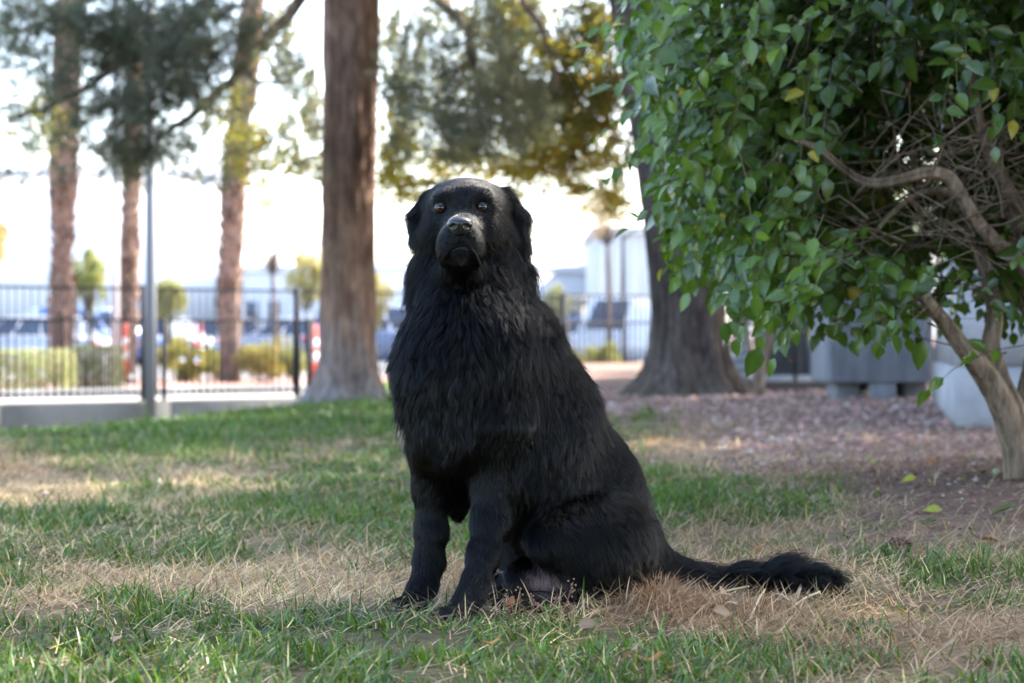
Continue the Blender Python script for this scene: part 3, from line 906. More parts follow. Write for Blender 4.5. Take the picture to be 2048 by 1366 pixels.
delineator('orange and white traffic post right of the dark hedge', 252, 37.0, 1.08)
delineator('orange traffic post among the yellow bushes', 399, 43.0, 1.15)
delineator('orange and white traffic post close beside the brown pine', 629, 34.5, 1.05)

# chrome ball added to give a bright glint among the bushes
def glint_ball():
    b = P(397, 760, 36.5); b[2] = LOT
    root = thing('glint_ball', 'added chrome ball on a stake giving a glint before the yellow bushes', 'glint ball', b)
    mb = MB(); mb.tube([b, b + [0, 0, .38]], .012, 6); mb.build('stake', M_IRON, root)
    th = np.linspace(0.01, math.pi - 0.01, 12)
    mb = MB(); mb.tube(np.stack([0 * th + b[0], 0 * th + b[1], b[2] + .44 - .07 * np.cos(th)], 1), .07 * np.sin(th), 16); mb.build('ball', plain('chrome', (.7, .7, .7), .12, 1.0), root, True)
glint_ball()

# ------------------------------------------------------------------ parked cars
M_GLASS = plain('dark_car_glass', (0.02, 0.035, 0.07), 0.05, 0.0, 0.8)
M_TYRE = plain('tyre_rubber', (0.02, 0.02, 0.021), 0.8)
M_RIM = plain('wheel_alloy', (0.45, 0.45, 0.46), 0.3, 0.9)
M_TAIL = plain('red_lamp', (0.5, 0.02, 0.02), 0.2)
M_HEAD = plain('clear_lamp', (0.7, 0.72, 0.74), 0.1)
def car(label, u, Y, rot, c, suv=False, L=4.5, van=False):
    b = P(u, 720, Y); b[2] = LOT + 0.016
    root = thing('parked_car', label, 'car', b, 'cars in the parking lot')
    ca, sa = math.cos(rot), math.sin(rot)
    def W(p):
        p = np.asarray(p, float).reshape(-1, 3)
        return np.stack([b[0] + p[:, 0] * ca - p[:, 1] * sa, b[1] + p[:, 0] * sa + p[:, 1] * ca, b[2] + p[:, 2]], 1)
    paint = plain('car_paint', c, 0.3, 0.1, 0.5, 0.8, 0.03)
    h = 1.95 if van else 1.68 if suv else 1.42
    hb = 0.98 if (suv or van) else 0.86
    x0, x1 = -L / 2, L / 2
    # side profile stations: x, bottom, top, half width
    st = [(x0, .42, hb - .22, .74), (x0 + .06, .3, hb - .06, .84), (x0 + .5, .22, hb, .89), (-.6, .2, hb + .02, .91), (.6, .2, hb + .01, .91), (x1 - .9, .22, hb - .06, .89), (x1 - .2, .27, hb - .18, .84), (x1, .4, hb - .34, .72)]
    ring = []
    for x, lo, hi, w in st:
        ring.append([(x, -w * .96, lo), (x, -w, (lo + hi) / 2), (x, -w * .97, hi - .05), (x, -w * .86, hi), (x, w * .86, hi), (x, w * .97, hi - .05), (x, w, (lo + hi) / 2), (x, w * .96, lo)])
    V = np.array(ring).reshape(-1, 3); n = 8
    Q = [(i * n + j, i * n + (j + 1) % n, (i + 1) * n + (j + 1) % n, (i + 1) * n + j) for i in range(len(st) - 1) for j in range(n)]
    e = (len(st) - 1) * n
    Q += [(0, 1, 6, 7), (1, 2, 5, 6), (2, 3, 4, 5), (e, e + 7, e + 6, e + 1), (e + 1, e + 6, e + 5, e + 2), (e + 2, e + 5, e + 4, e + 3)]
    mb = MB(); mb.add(W(V), Q); mb.build('body', paint, root)
    if van:
        cab = [(x0 + .05, x0 + .1), (x1 - 1.3, x1 - 1.7)]
    elif suv:
        cab = [(x0 + .15, x0 + .45), (x1 - 1.15, x1 - 1.75)]
    else:
        cab = [(x0 + .55, x0 + 1.15), (x1 - 1.15, x1 - 1.95)]
    (rb, rt), (fb, ft) = cab
    wb, wt = .82, .66
    V = [(rb, -wb, hb - .03), (fb, -wb, hb - .03), (fb, wb, hb - .03), (rb, wb, hb - .03), (rt, -wt, h), (ft, -wt, h), (ft, wt, h), (rt, wt, h)]
    mb = MB(); mb.add(W(V), [(4, 5, 6, 7), (0, 1, 5, 4), (2, 3, 7, 6), (1, 2, 6, 5), (3, 0, 4, 7)]); mb.build('cabin', paint, root)
    V = np.array(V)
    def pane(i, j, k, l, m0=.08, m1=.92, s0=.05, s1=.95):
        A, B, Cc, D = V[i], V[j], V[k], V[l]
        f = lambda s, t: (A * (1 - s) + B * s) * (1 - t) + (D * (1 - s) + Cc * s) * t
        nn = nrm(np.cross(B - A, D - A)) * 0.006
        mb = MB(); mb.add(W([f(s0, m0) + nn, f(s1, m0) + nn, f(s1, m1) + nn, f(s0, m1) + nn]), [(0, 1, 2, 3)]); mb.build('window', M_GLASS, root)
    for a, c2 in ((.05, .33), (.36, .64), (.67, .95)):
        if van and a < .6: continue
        pane(0, 1, 5, 4, .1, .88, a, c2); pane(2, 3, 7, 6, .1, .88, 1 - c2, 1 - a)
    pane(1, 2, 6, 5); pane(3, 0, 4, 7)
    for x in (x0 + .85, x1 - .85):
        for s in (-1, 1):
            th = np.linspace(0, 1, 2)
            mb = MB(); mb.tube(W([(x, s * .93, .33), (x, s * .74, .33)]), .33, 20); w = mb.build('wheel', M_TYRE, root)
            mb = MB(); mb.tube(W([(x, s * .94, .33), (x, s * .90, .33)]), .20, 14); mb.build('rim', M_RIM, w)
    for s in (-1, 1):
        mb = MB(); mb.box((x1 - .1, s * .62 - .14, hb - .38), (x1 + .01, s * .62 + .14, hb - .24)); m = mb; m.V[0] = W(m.V[0]); m.build('headlight', M_HEAD, root)
        mb = MB(); mb.box((x0 - .015, s * .64 - .12, hb - .30), (x0 + .08, s * .64 + .12, hb - .10)); m = mb; m.V[0] = W(m.V[0]); m.build('tail_light', M_TAIL, root)
    return root
car('white saloon car parked behind the pale hedge', 60, 54, 2.9, (0.45, 0.46, 0.50))
car('bright blue off-road car parked behind the dark hedge', 196, 58, 0.5, (0.07, 0.16, 0.42), True)
car('grey car parked behind the pale lamp post', 290, 60, 2.7, (0.20, 0.22, 0.26))
car('dark grey car parked behind the leaning palm', 480, 62, 0.2, (0.10, 0.11, 0.13))
car('pale silver blue car parked beyond the straw yellow bush', 585, 57, 2.95, (0.42, 0.46, 0.54))
car('blue grey car parked behind the dog', 780, 52, 0.15, (0.16, 0.22, 0.36), True)
car('navy car with red tail lamps beyond the fence', 1150, 58, 3.3, (0.03, 0.06, 0.16))
car('white van parked behind the round yellow green bush', 1262, 54, 2.8, (0.66, 0.66, 0.66), van=True, L=5.2)

# ------------------------------------------------------------------ buildings far behind
def building(label, u0, u1, vt, Y, depth, c, seed, wins=(), ribs=0, name='building'):
    a, b_ = P(u0, 700, Y), P(u1, 700, Y)
    zt = P(0, vt, Y)[2]
    root = thing(name, label, 'building', ((a[0] + b_[0]) / 2, Y + depth / 2, LOT))
    wm = noise_mat('stucco', [(0.3, tuple(np.array(c) * .92)), (0.7, tuple(np.array(c)))], 1.2, 0.9, bump=0.15, bscale=30)
    mb = MB(); mb.box((a[0], Y, LOT - .2), (b_[0], Y + depth, zt)); mb.build('walls', wm, root)
    mb = MB(); mb.box((a[0] - .15, Y - .15, zt - .05), (b_[0] + .15, Y + depth + .15, zt + .35)); mb.build('parapet', wm, root)
    for k in range(ribs):
        x = a[0] + (b_[0] - a[0]) * (k + .5) / ribs
        mb = MB(); mb.box((x - .12, Y - .12, LOT), (x + .12, Y + .02, zt - .08)); mb.build('pilaster', wm, root)
    for (wu0, wu1, wv0, wv1) in wins:
        A, B = P(wu0, wv1, Y), P(wu1, wv0, Y)
        mb = MB(); mb.box((A[0] - .08, Y - .05, A[2] - .08), (B[0] + .08, Y + .02, B[2] + .08)); f = mb.build('window', M_CONCL, root)
        mb = MB(); mb.box((A[0], Y - .06, A[2]), (B[0], Y + .02, B[2])); mb.build('pane', M_GLASS, f)
    return root
building('large white hall with a flat roof behind the palms', -420, 432, 352, 105, 40, (0.80, 0.80, 0.80), 1, [], 0)
building('low white building behind the brown pine', 470, 1185, 545, 98, 25, (0.68, 0.68, 0.70), 2, [(492, 512, 605, 640), (540, 558, 605, 640), (1090, 1110, 600, 640)], 0)
building('pale beige block with shallow ribs beside the thick grey trunk', 1188, 1480, 470, 88, 25, (0.60, 0.57, 0.53), 3, [], 9)
def kiosk():
    b = P(1148, 700, 66); b[2] = LOT
    root = thing('kiosk', 'small taupe flat roofed kiosk in the parking lot', 'kiosk', b)
    w = px(25, 66)
    M1 = plain('taupe_paint', (0.30, 0.27, 0.22), 0.8)
    mb = MB(); mb.box(b + [-w, 0, 0], b + [w, 1.2, 2.05]); mb.build('walls', M1, root)
    mb = MB(); mb.box(b + [-w - .1, -.15, 2.05], b + [w + .1, 1.35, 2.2]); mb.build('roof', M_CONCL, root)
    mb = MB(); mb.box(b + [-w * .6, -.02, .9], b + [w * .6, .03, 1.7]); mb.build('window', M_GLASS, root)
kiosk()
def banner(label, u0, u1, v0, v1, Y, c):
    a, b_ = P(u0, v1, Y), P(u1, v0, Y)
    root = thing('sign_board', label, 'sign', (a[0], Y, LOT))
    mb = MB(); mb.box((a[0], Y - .04, a[2]), (b_[0], Y + .04, b_[2])); mb.build('panel', plain('sign_paint', c, .5), root)
    for x in (a[0] + .1, b_[0] - .1):
        mb = MB(); mb.tube([(x, Y + .09, LOT), (x, Y + .09, b_[2])], .04, 8); mb.build('leg', M_POLE, root)
banner('plain blue board beyond the fence beside the thick grey trunk', 1272, 1330, 592, 628, 70, (0.03, 0.16, 0.55))

# ------------------------------------------------------------------ things behind the elm on the right
def condenser():
    Y = 19.5
    a = P(1532, 770, Y); b_ = P(1648, 640, Y)
    z0 = float(gz(np.array([a[0]]), np.array([Y]))[0])
    root = thing('air_conditioner', 'dark air conditioning unit with louvres behind the grey trunk', 'air conditioner', (a[0], Y, z0))
    M1 = plain('dark_enamel', (0.035, 0.037, 0.045), 0.45)
    x0, x1, zt = a[0], b_[0], b_[2] + .05
    mb = MB(); mb.box((x0 - .04, Y - .04, z0 - .05), (x1 + .04, Y + .62, z0 + .06)); mb.build('pad', M_CONCL, root)
    mb = MB(); mb.box((x0, Y + .04, z0 + .06), (x1, Y + .6, zt), bev=.012); mb.build('casing', M1, root)
    k = z0 + .1
    while k < zt - .05:
        mb = MB(); mb.box((x0 + .02, Y - .004, k), (x0 + (x1 - x0) * .66, Y + .036, k + .022)); mb.build('louvre', plain('louvre_enamel', (.06, .062, .07), .4) if k < z0 + .11 else bpy.data.materials['louvre_enamel'], root)
        k += .05
    mb = MB(); mb.box((x0 + (x1 - x0) * .69, Y, z0 + .08), (x1 - .02, Y + .038, zt - .02)); mb.build('service_panel', plain('panel_grey', (.10, .105, .12), .5), root)
    mb = MB(); mb.box((x0 + (x1 - x0) * .75, Y - .004, zt - .3), (x0 + (x1 - x0) * .92, Y - .001, zt - .1)); mb.build('rating_plate', plain('plate', (.45, .44, .40), .5), root)
    mb = MB(); c = np.array([(x0 + x1) / 2, Y + .32, zt]); mb.tube([c, c + [0, 0, .03]], [.22, .21], 24); mb.build('fan_guard', M1, root)
condenser()
def ribbed_drum():
    Y = 17.0
    b = P(1484, 780, Y); z0 = float(gz(b[0:1], b[1:2])[0]); b[2] = z0
    root = thing('corrugated_pipe', 'upright grey ribbed pipe beside the thick grey trunk', 'pipe', b)
    n = 60; z = np.linspace(z0 - .05, z0 + .58, n)
    mb = MB(); mb.tube(np.stack([0 * z + b[0], 0 * z + b[1], z], 1), .085 + .012 * np.sin((z - z0) / .075 * 2 * math.pi), 24); mb.build('pipe_body', plain('grey_plastic', (.22, .23, .245), .5), root, True)
    mb = MB(); mb.tube([(b[0], b[1], z0 + .575), (b[0], b[1], z0 + .62)], [.10, .095], 24); mb.build('cap', plain('dark_plastic', (.05, .05, .055), .5), root)
ribbed_drum()
def timber_edge():
    Y = 15.8
    a, b_ = P(1490, 785, Y), P(1690, 785, Y)
    z0 = float(gz(np.array([a[0]]), np.array([Y]))[0])
    o = MB(); o.box((a[0], Y, z0 - .05), (b_[0], Y + .12, z0 + .085), bev=.01)
    ob = o.build('timber_edging', noise_mat('weathered_timber', [(.3, (.09, .07, .06)), (.7, (.17, .14, .12))], 8, .9, (.3, 4, 4), .4), None)
    tag(ob, 'low weathered timber edging in front of the air conditioning unit', 'edging')
timber_edge()
def yellow_tag():
    Y = 19.0
    a, b_ = P(1578, 628, Y), P(1604, 600, Y)
    z0 = float(gz(np.array([a[0]]), np.array([Y]))[0])
    root = thing('yellow_marker', 'yellow marker plate on a post behind the leafy shrub', 'marker', (a[0], Y, z0))
    mb = MB(); mb.box((a[0], Y - .02, a[2]), (b_[0], Y, b_[2])); mb.build('plate', plain('yellow_paint', (.55, .42, .03), .5), root)
    mb = MB(); mb.tube([((a[0] + b_[0]) / 2, Y + .02, z0), ((a[0] + b_[0]) / 2, Y + .02, b_[2])], .018, 8); mb.build('post', M_IRON, root)
yellow_tag()

def planter():
    Y = 13.6
    a, b_ = P(1652, 800, Y), P(1868, 565, Y)
    x0, x1 = a[0], b_[0]
    z0 = float(gz(np.array([x0]), np.array([Y]))[0])
    root = thing('concrete_planter', 'blue grey ribbed concrete planter raised on short feet', 'planter', ((x0 + x1) / 2, Y + .3, z0))
    zb, zt = z0 + .115, b_[2]
    mb = MB(); mb.box((x0, Y + .02, zb), (x1, Y + .7, zt), bev=.015)
    mb.build('box', M_CONC, root)
    n = 22
    for k in range(n):
        xa = x0 + .02 + (x1 - x0 - .04) * k / n
        w = (x1 - x0 - .04) / n
        mb = MB(); mb.box((xa + w * .12, Y - .004, zb + .004), (xa + w * .88, Y + .03, zt - .02), bev=.005); mb.build('rib', M_CONC, root)
    for f0, f1, d in ((.13, .36, .18), (.42, .66, .02), (.76, .98, .16)):
        mb = MB()
        q0, q1 = x0 + (x1 - x0) * f0, x0 + (x1 - x0) * f1
        mb.box((q0, Y + d, z0 - .06), (q1, Y + .6, zb + .01), bev=.01); mb.build('foot', M_CONC, root)
planter()
def block_wall():
    Y = 11.0
    c = P(1912, 838, Y); z0 = float(gz(c[0:1], c[1:2])[0])
    root = thing('concrete_block', 'pale smooth concrete block beside the shrub trunk', 'concrete block', (c[0], Y, z0))
    zt = P(0, 520, Y)[2]
    back = P(1866, 800, 13.3)
    for k, (za, zb) in enumerate(((z0 - .1, z0 + .33), (z0 + .338, z0 + .76), (z0 + .768, zt))):
        mb = MB()
        q = np.array([[c[0], c[1], 0], [c[0] + 2.4, c[1] + .25, 0], [back[0] + 2.2, back[1] + .25, 0], [back[0] + (0.012 * k), back[1], 0]])
        mb.add(np.concatenate([q + [0, 0, za], q + [0, 0, zb]]), [(0, 1, 5, 4), (1, 2, 6, 5), (2, 3, 7, 6), (3, 0, 4, 7), (4, 5, 6, 7), (3, 2, 1, 0)])
        mb.build('course', M_CONCL, root)
block_wall()

# ------------------------------------------------------------------ leaf blade shapes
def leaf_shape(seed, ns=4):
    """unit leaf along +Y with a fold and a curl; returns verts, quads, tris, and mid-rib weight"""
    r = np.random.default_rng(seed)
    t = np.linspace(0, 1, ns + 1)
    w = 0.345 * np.sin(np.pi * np.clip(t, 0, 1) ** 0.85) ** 0.8 * (1 - 0.35 * t)
    curl = r.uniform(0.1, 0.5); fold = r.uniform(0.15, 0.5); tw = r.uniform(-.3, .3)
    V, W = [], []
    for i in range(ns + 1):
        z = -curl * t[i] ** 2 * 0.55
        s = tw * t[i]
        wi = max(w[i], 0.004)
        V += [(-wi, t[i], z + fold * wi + s * wi), (0, t[i], z), (wi, t[i], z + fold * wi - s * wi)]
        W += [0, 1, 0]
    Q = []
    for i in range(ns):
        Q += [(3 * i, 3 * i + 1, 3 * i + 4, 3 * i + 3), (3 * i + 1, 3 * i + 2, 3 * i + 5, 3 * i + 4)]
    return np.array(V), np.array(Q), np.array(W, float)
LEAVES = [leaf_shape(k) for k in range(6)]

def frames(d, n_hint):
    """matrices with Y along d and Z near n_hint, shape (m,3,3) columns X,Y,Z"""
    y = nrm(d)
    x = nrm(np.cross(y, n_hint))
    z = np.cross(x, y)
    return np.stack([x, y, z], -1)

# ------------------------------------------------------------------ the big leafy shrub
def shrub():
    r = np.random.default_rng(77)
    base = P(2034, 948, 6.0)
    base[2] = float(gz(base[0:1], base[1:2])[0])
    root = thing('leafy_shrub', 'large glossy green shrub with pale twisted stems at the dirt mound', 'shrub', base)
    # stems
    def stem(name, L, seg=14, n=34, wob=0.006):
        pk = smooth_path([[*P(u, v, y), px(w, y)] for u, v, y, w in L], n)
        V, Q = bark_tube(pk[:, :3], pk[:, 3], 26, px(2.6, 6), 3.2, 9, r.uniform(0, 50))
        return obj(name, mesh_np(name, V, None, Q, None, True, M_STEM), root)
    B = (2036, 955, 6.0)
    stem('trunk', [(*B, 25), (2030, 900, 6.0, 23), (2014, 830, 5.98, 25), (1984, 770, 5.95, 22), (1950, 722, 5.92, 19), (1922, 690, 5.9, 15), (1885, 640, 5.9, 13), (1820, 560, 5.85, 8)])
    stem('trunk', [(2048, 958, 6.03, 26), (2038, 890, 6.03, 24), (2024, 820, 6.03, 22), (1994, 745, 6.02, 17), (1982, 690, 6.0, 14), (1990, 620, 6.0, 11), (1960, 500, 6.05, 8)])
    stem('trunk', [(2066, 960, 6.08, 34), (2064, 880, 6.08, 30), (2058, 800, 6.1, 26), (2075, 690, 6.1, 21), (2070, 560, 6.05, 18), (2020, 400, 6.1, 14), (1975, 290, 6.1, 11), (1930, 150, 6.1, 7)])
    stem('trunk', [(2100, 965, 6.2, 36), (2120, 800, 6.2, 32), (2180, 600, 6.3, 24), (2230, 400, 6.3, 18), (2260, 150, 6.3, 10)])
    stem('trunk', [(2085, 960, 6.3, 30), (2090, 760, 6.4, 25), (2040, 560, 6.6, 17), (1900, 420, 6.8, 10), (1750, 300, 6.9, 6)])
    stem('limb', [(2075, 570, 5.95, 13), (2042, 530, 5.85, 12.5), (1990, 485, 5.8, 12), (1950, 440, 5.75, 11.5), (1918, 385, 5.72, 11), (1893, 352, 5.7, 10.5), (1850, 346, 5.68, 10), (1790, 362, 5.66, 9), (1735, 366, 5.65, 8), (1690, 342, 5.65, 6), (1640, 300, 5.6, 5), (1590, 280, 5.6, 3)])
    stem('limb', [(2080, 470, 6.0, 13), (2030, 400, 5.9, 12), (1990, 330, 5.85, 11), (1960, 240, 5.85, 9), (1935, 120, 5.85, 6)])
    stem('limb', [(1925, 395, 5.74, 8), (1880, 382, 5.8, 7), (1830, 392, 5.85, 6), (1780, 430, 5.9, 4), (1740, 480, 5.9, 3)])
    # fine dry twigs filling the heart of the shrub
    tw = MB(); tw2 = MB()
    for k in range(210):
        u, v, y = r.uniform(1560, 2140), r.uniform(60, 640), r.uniform(5.55, 6.7)
        if k % 2:
            u, v, y = r.normal(1900, 110), r.normal(370, 80), r.uniform(5.6, 6.1)
        c = P(u, v, y)
        d = nrm(np.array([r.normal() * 1.0 - 0.5, r.normal() * .6 - .2, r.normal() * .55 + 0.05]))
        L = r.uniform(0.12, 0.42)
        w1 = r.normal(size=3) * 0.04
        pk = smooth_path([c - d * L / 2, c - d * L * .15 + w1, c + d * L * .2 - w1 * .6, c + d * L / 2 + r.normal(size=3) * .03], 7)
        q = r.uniform(.0014, .0036)
        (tw if k % 3 else tw2).tube(pk, np.linspace(q, q * .5, 7), 5, None, False)
    tw.build('twigs', M_TWIG, root)['kind'] = 'stuff'
    tw2.build('twigs', M_STEM, root)['kind'] = 'stuff'
    # leafy shoots: tips on the skin of a boxy ellipsoid
    C0 = np.array([1.62, 6.3, 1.62]); R0 = np.array([1.24, 1.12, 1.08])
    nS = 3600
    tips = []
    while len(tips) < nS:
        d = nrm(r.normal(size=3))
        k = (np.abs(d / 1.0) ** 2.8).sum() ** (-1 / 2.8)
        f = r.uniform(0.72, 1.03) if r.random() < .72 else r.uniform(0.35, .75)
        p = C0 + R0 * d * k * f
        lump = 0.09 * vnoise(p[None] * 2.6)[0]
        p = p + d * lump
        u = 1024 + FPX * p[0] / p[1]; v = V0 - (p[2] - CAMZ) * FPX / p[1]
        if vnoise(p[None] * 3.3 + 11)[0] < -.12 and p[1] < 6.4 and r.random() < .85: continue
        # the window in the foliage where bare limbs show
        hole = ((u - 1890) / 235) ** 2 + ((v - 385) / 118) ** 2 < 1 + .3 * vnoise(np.array([[u / 60, v / 60, 1.]]))[0]
        hole |= ((u - 1860) / 70) ** 2 + ((v - 120) / 70) ** 2 < 1
        if hole and p[1] < 6.25 and r.random() < 0.93: continue
        if v > 690 and u < 1880 and r.random() < .8: continue
        if u > 1900 and v > 665: continue
        if v > 1.0 * (u - 1190) + 420 + 40: continue
        tips.append(p)
    for k in range(80):
        tips.append(P(r.uniform(1450, 1860), r.uniform(560, 680), r.uniform(5.2, 6.2)))
    for k in range(150):
        v = r.uniform(-20, 640)
        ub = np.interp(v, [0, 100, 200, 300, 400, 450, 500, 560, 640], [1260, 1235, 1250, 1265, 1250, 1300, 1385, 1440, 1480])
        tips.append(P(ub + 25 + 45 * vnoise(np.array([[v / 70., 3.3, 0]]))[0] + r.exponential(95), v, r.uniform(5.35, 6.1)))
    for k in range(520):
        tips.append(P(r.uniform(1320, 1700), r.uniform(170, 590), r.uniform(5.9, 7.0)))
    tips = np.array([q for q in tips if (V0 - (q[2] - CAMZ) * FPX / q[1]) < (1024 + FPX * q[0] / q[1] - 1190) + 400])
    extra = [(1160, 118, 5.6, (-1, -.1, .1)), (1195, 372, 5.6, (-1, -.1, .05)), (1200, 268, 5.75, (-1, 0, .1)), (1262, 455, 5.6, (-1, -.1, -.2)), (1222, 40, 5.6, (-1, 0, -.2)), (1552, 712, 5.2, (-.8, -.3, -.6)), (1445, 640, 5.4, (-.7, -.2, -.8)),
             (1640, 705, 5.3, (-.3, -.2, -1)), (1520, 690, 5.4, (-.6, -.2, -.7)), (1862, 778, 5.75, (-1, -.1, -.1)), (1770, 690, 5.3, (-.8, -.2, -.5)), (1880, 740, 5.4, (-.2, -.2, -1)), (1960, 670, 5.3, (.2, -.2, -1)), (1760, 610, 5.0, (.3, -.4, -.8)), (2030, 640, 5.2, (.5, -.3, -.3)), (2040, 400, 5.3, (.5, -.3, .2)),
             (1400, 500, 5.5, (-.8, -.2, -.6)), (1380, 520, 5.7, (-.7, 0, -.7)), (1330, 440, 5.6, (-1, 0, -.4)), (1230, 170, 5.7, (-1, 0, .2)), (1245, 330, 5.7, (-1, 0, -.2)), (1470, 570, 5.4, (-.6, -.2, -.8)), (1580, 640, 5.3, (-.5, -.2, -.8)), (1700, 650, 5.2, (-.3, -.3, -.9))]
    L_pos, L_dir, L_nor, L_len, L_col = [], [], [], [], []
    sh = MB()
    def in_gap(p):
        a = 1024 + FPX * p[0] / p[1]; b_ = V0 - (p[2] - CAMZ) * FPX / p[1]
        return ((a - 1885) / 215) ** 2 + ((b_ - 385) / 108) ** 2 < 1 and p[1] < 6.2
    def shoot(tip, dirn, nleaf, length, young):
        dirn = nrm(np.asarray(dirn, float))
        if any(in_gap(tip - dirn * length * q + [0, 0, .1 * q * length / .3]) for q in (0, .25, .5, .75, 1)): return
        start = tip - dirn * length + [0, 0, 0.10 * length / .3]
        mid = (tip + start) / 2 + np.array([0, 0, 0.05]) + r.normal(size=3) * .012
        pk = smooth_path([start, mid, tip], 12)
        sh.tube(pk[[0, 4, 8, 11]], np.linspace(.0017, .0009, 4), 4, None, False)
        tg = nrm(np.gradient(pk, axis=0))
        for j in range(nleaf):
            f = 0.22 + 0.78 * (j + .5) / nleaf
            i = min(11, int(f * 11.99))
            side = nrm(np.cross(tg[i], [0, 0, 1])) * (1 if j % 2 else -1)
            d = nrm(tg[i] * r.uniform(.35, .8) + side * r.uniform(.5, .95) + np.array([0, 0, -1]) * r.uniform(-.45, .6) + r.normal(size=3) * .35)
            if j == nleaf - 1: d = nrm(tg[i] + r.normal(size=3) * .2 + [0, 0, -.2])
            nn = nrm(np.array([0, 0, 1.0]) * .75 + np.array([0, -1, 0]) * r.uniform(.2, .9) + nrm(tip - C0) * .5 + r.normal(size=3) * .3)
            L_pos.append(pk[i] + d * .006); L_dir.append(d); L_nor.append(nn)
            ln = .036 + .05 * r.beta(1.6, 1.8) * (1.0 if j < nleaf - 2 else .75)
            if young: ln *= .95
            L_len.append(ln)
            yy = young * r.uniform(.3, 1) if young else max(0, r.normal(.0, .16))
            cb = np.array((0.036, 0.066, 0.010)) * r.uniform(.55, 1.6) * (1 - yy) + np.array((0.12, 0.19, 0.022)) * r.uniform(.8, 1.2) * yy
            if r.random() < .012: cb = np.array((.32, .26, .03))
            L_col.append(cb)
    for p in tips:
        out = (p - C0) / R0
        d = nrm(nrm(out) * .9 + np.array([0, 0, -.15]) + r.normal(size=3) * .45)
        yg = .75 if out[0] < -.68 else .25 if out[0] < -.45 else (0.6 if r.random() < .06 else 0)
        shoot(p, d, int(r.integers(5, 10)), r.uniform(.16, .34), yg)
    for u, v, y, d in extra:
        shoot(P(u, v, y), d, 8, .30, .8 if u < 1300 or v > 720 else .2)
    sh.build('shoots', M_SHOOT, root)['kind'] = 'stuff'
    pos = np.array(L_pos)
    uu = 1024 + FPX * pos[:, 0] / pos[:, 1]; vv = V0 - (pos[:, 2] - CAMZ) * FPX / pos[:, 1]
    gap = (((uu - 1880) / 205) ** 2 + ((vv - 385) / 100) ** 2 < 1 + .35 * vnoise(np.stack([uu / 45, vv / 45, 0 * uu], 1))) & (pos[:, 1] < 6.15) & (r.random(len(pos)) < .9)
    keep_ = np.where(~gap)[0]
    L_pos, L_dir, L_nor, L_len, L_col = [[q[i] for i in keep_] for q in (L_pos, L_dir, L_nor, L_len, L_col)]
    pos = np.array(L_pos); dr = np.array(L_dir); nr_ = np.array(L_nor); ln = np.array(L_len); cl = np.array(L_col)
    ln[r.random(len(ln)) < .10] *= 1.35
    Fm = frames(dr, nr_)
    kind = r.integers(0, len(LEAVES), len(pos))
    # the 300 that show largest become leaves of their own
    u = 1024 + FPX * pos[:, 0] / pos[:, 1]; v = V0 - (pos[:, 2] - CAMZ) * FPX / pos[:, 1]
    area = ln / pos[:, 1] * np.abs((Fm[:, :, 2] * nrm(pos - [0, 0, CAMZ])).sum(1)) ** .5
    vis = (u > 1100) & (u < 2060) & (v > -10) & (v < 800)
    order = np.argsort(pos[:, 1])
    seen, pick = {}, []
    for i in order:
        if not vis[i]: continue
        key = (int(u[i] // 34), int(v[i] // 34))
        if seen.get(key, 0) < 1:
            seen[key] = seen.get(key, 0) + 1; pick.append(i)
    pick = sorted(pick, key=lambda i: -area[i])[:300]
    single = np.zeros(len(pos), bool); single[pick] = True
    base_m = []
    for k, (V, Q, W) in enumerate(LEAVES):
        cc = np.ones((len(V), 3)) * (1 + .35 * W[:, None])
        base_m.append(mesh_np('leaf', V, None, Q, cc, True, M_LEAF))
    for i in pick:
        o = obj('leaf', base_m[kind[i]], root)
        Mw = Matrix.Identity(4)
        for a in range(3):
            for b in range(3):
                Mw[a][b] = Fm[i, a, b] * ln[i]
            Mw[a][3] = pos[i, a]
        o.matrix_basis = Mw
        o.color = (*cl[i], 1)
    VV, QQ, CC, n0 = [], [], [], 0
    for k, (V, Q, W) in enumerate(LEAVES):
        idx = np.where((kind == k) & ~single)[0]
        X = np.einsum('nij,vj->nvi', Fm[idx], V) * ln[idx][:, None, None] + pos[idx][:, None, :]
        VV.append(X.reshape(-1, 3))
        q = (Q[None] + (np.arange(len(idx)) * len(V))[:, None, None] + n0).reshape(-1, 4)
        QQ.append(q); n0 += len(idx) * len(V)
        CC.append((cl[idx][:, None, :] * (1 + .35 * W[None, :, None])).reshape(-1, 3))
    o = obj('foliage', mesh_np('foliage', np.concatenate(VV), None, np.concatenate(QQ), np.concatenate(CC), True, M_LEAF), root)
    o['kind'] = 'stuff'
shrub()

# --- young multi-stemmed shrub beside the elm
def sapling():
    r = np.random.default_rng(61)
    Y = 14.6
    b = P(1518, 790, Y); b[2] = float(gz(b[0:1], b[1:2])[0])
    root = thing('sapling', 'small many stemmed sapling with pale stems beside the thick trunk', 'sapling', b)
    ends = []
    for (u1, v1, u2, v2, w) in ((1500, 700, 1468, 560, 6), (1512, 700, 1505, 520, 6), (1530, 690, 1548, 540, 7), (1535, 700, 1580, 570, 5), (1520, 690, 1526, 480, 5)):
        pk = smooth_path([[*P(1512 + r.uniform(0, 14), 792, Y), px(w, Y)], [*P(u1, v1, Y), px(w * .9, Y)], [*P(u2, v2, Y), px(w * .5, Y)]], 16)
        mb = MB(); mb.tube(pk[:, :3], pk[:, 3], 8); mb.build('stem', M_STEM, root, True)
        ends.append(pk[-1, :3])
    pts = np.concatenate([ell_points(150, e, (.16, .16, .28), r) for e in ends])
    V, T, C = leaf_quads(pts, .05, r, .5, (0, 0, -.5), (.09, .12, .05), .3)
    obj('foliage', mesh_np('foliage', V, T, None, C, False, M_BUSH), root)['kind'] = 'stuff'
sapling()

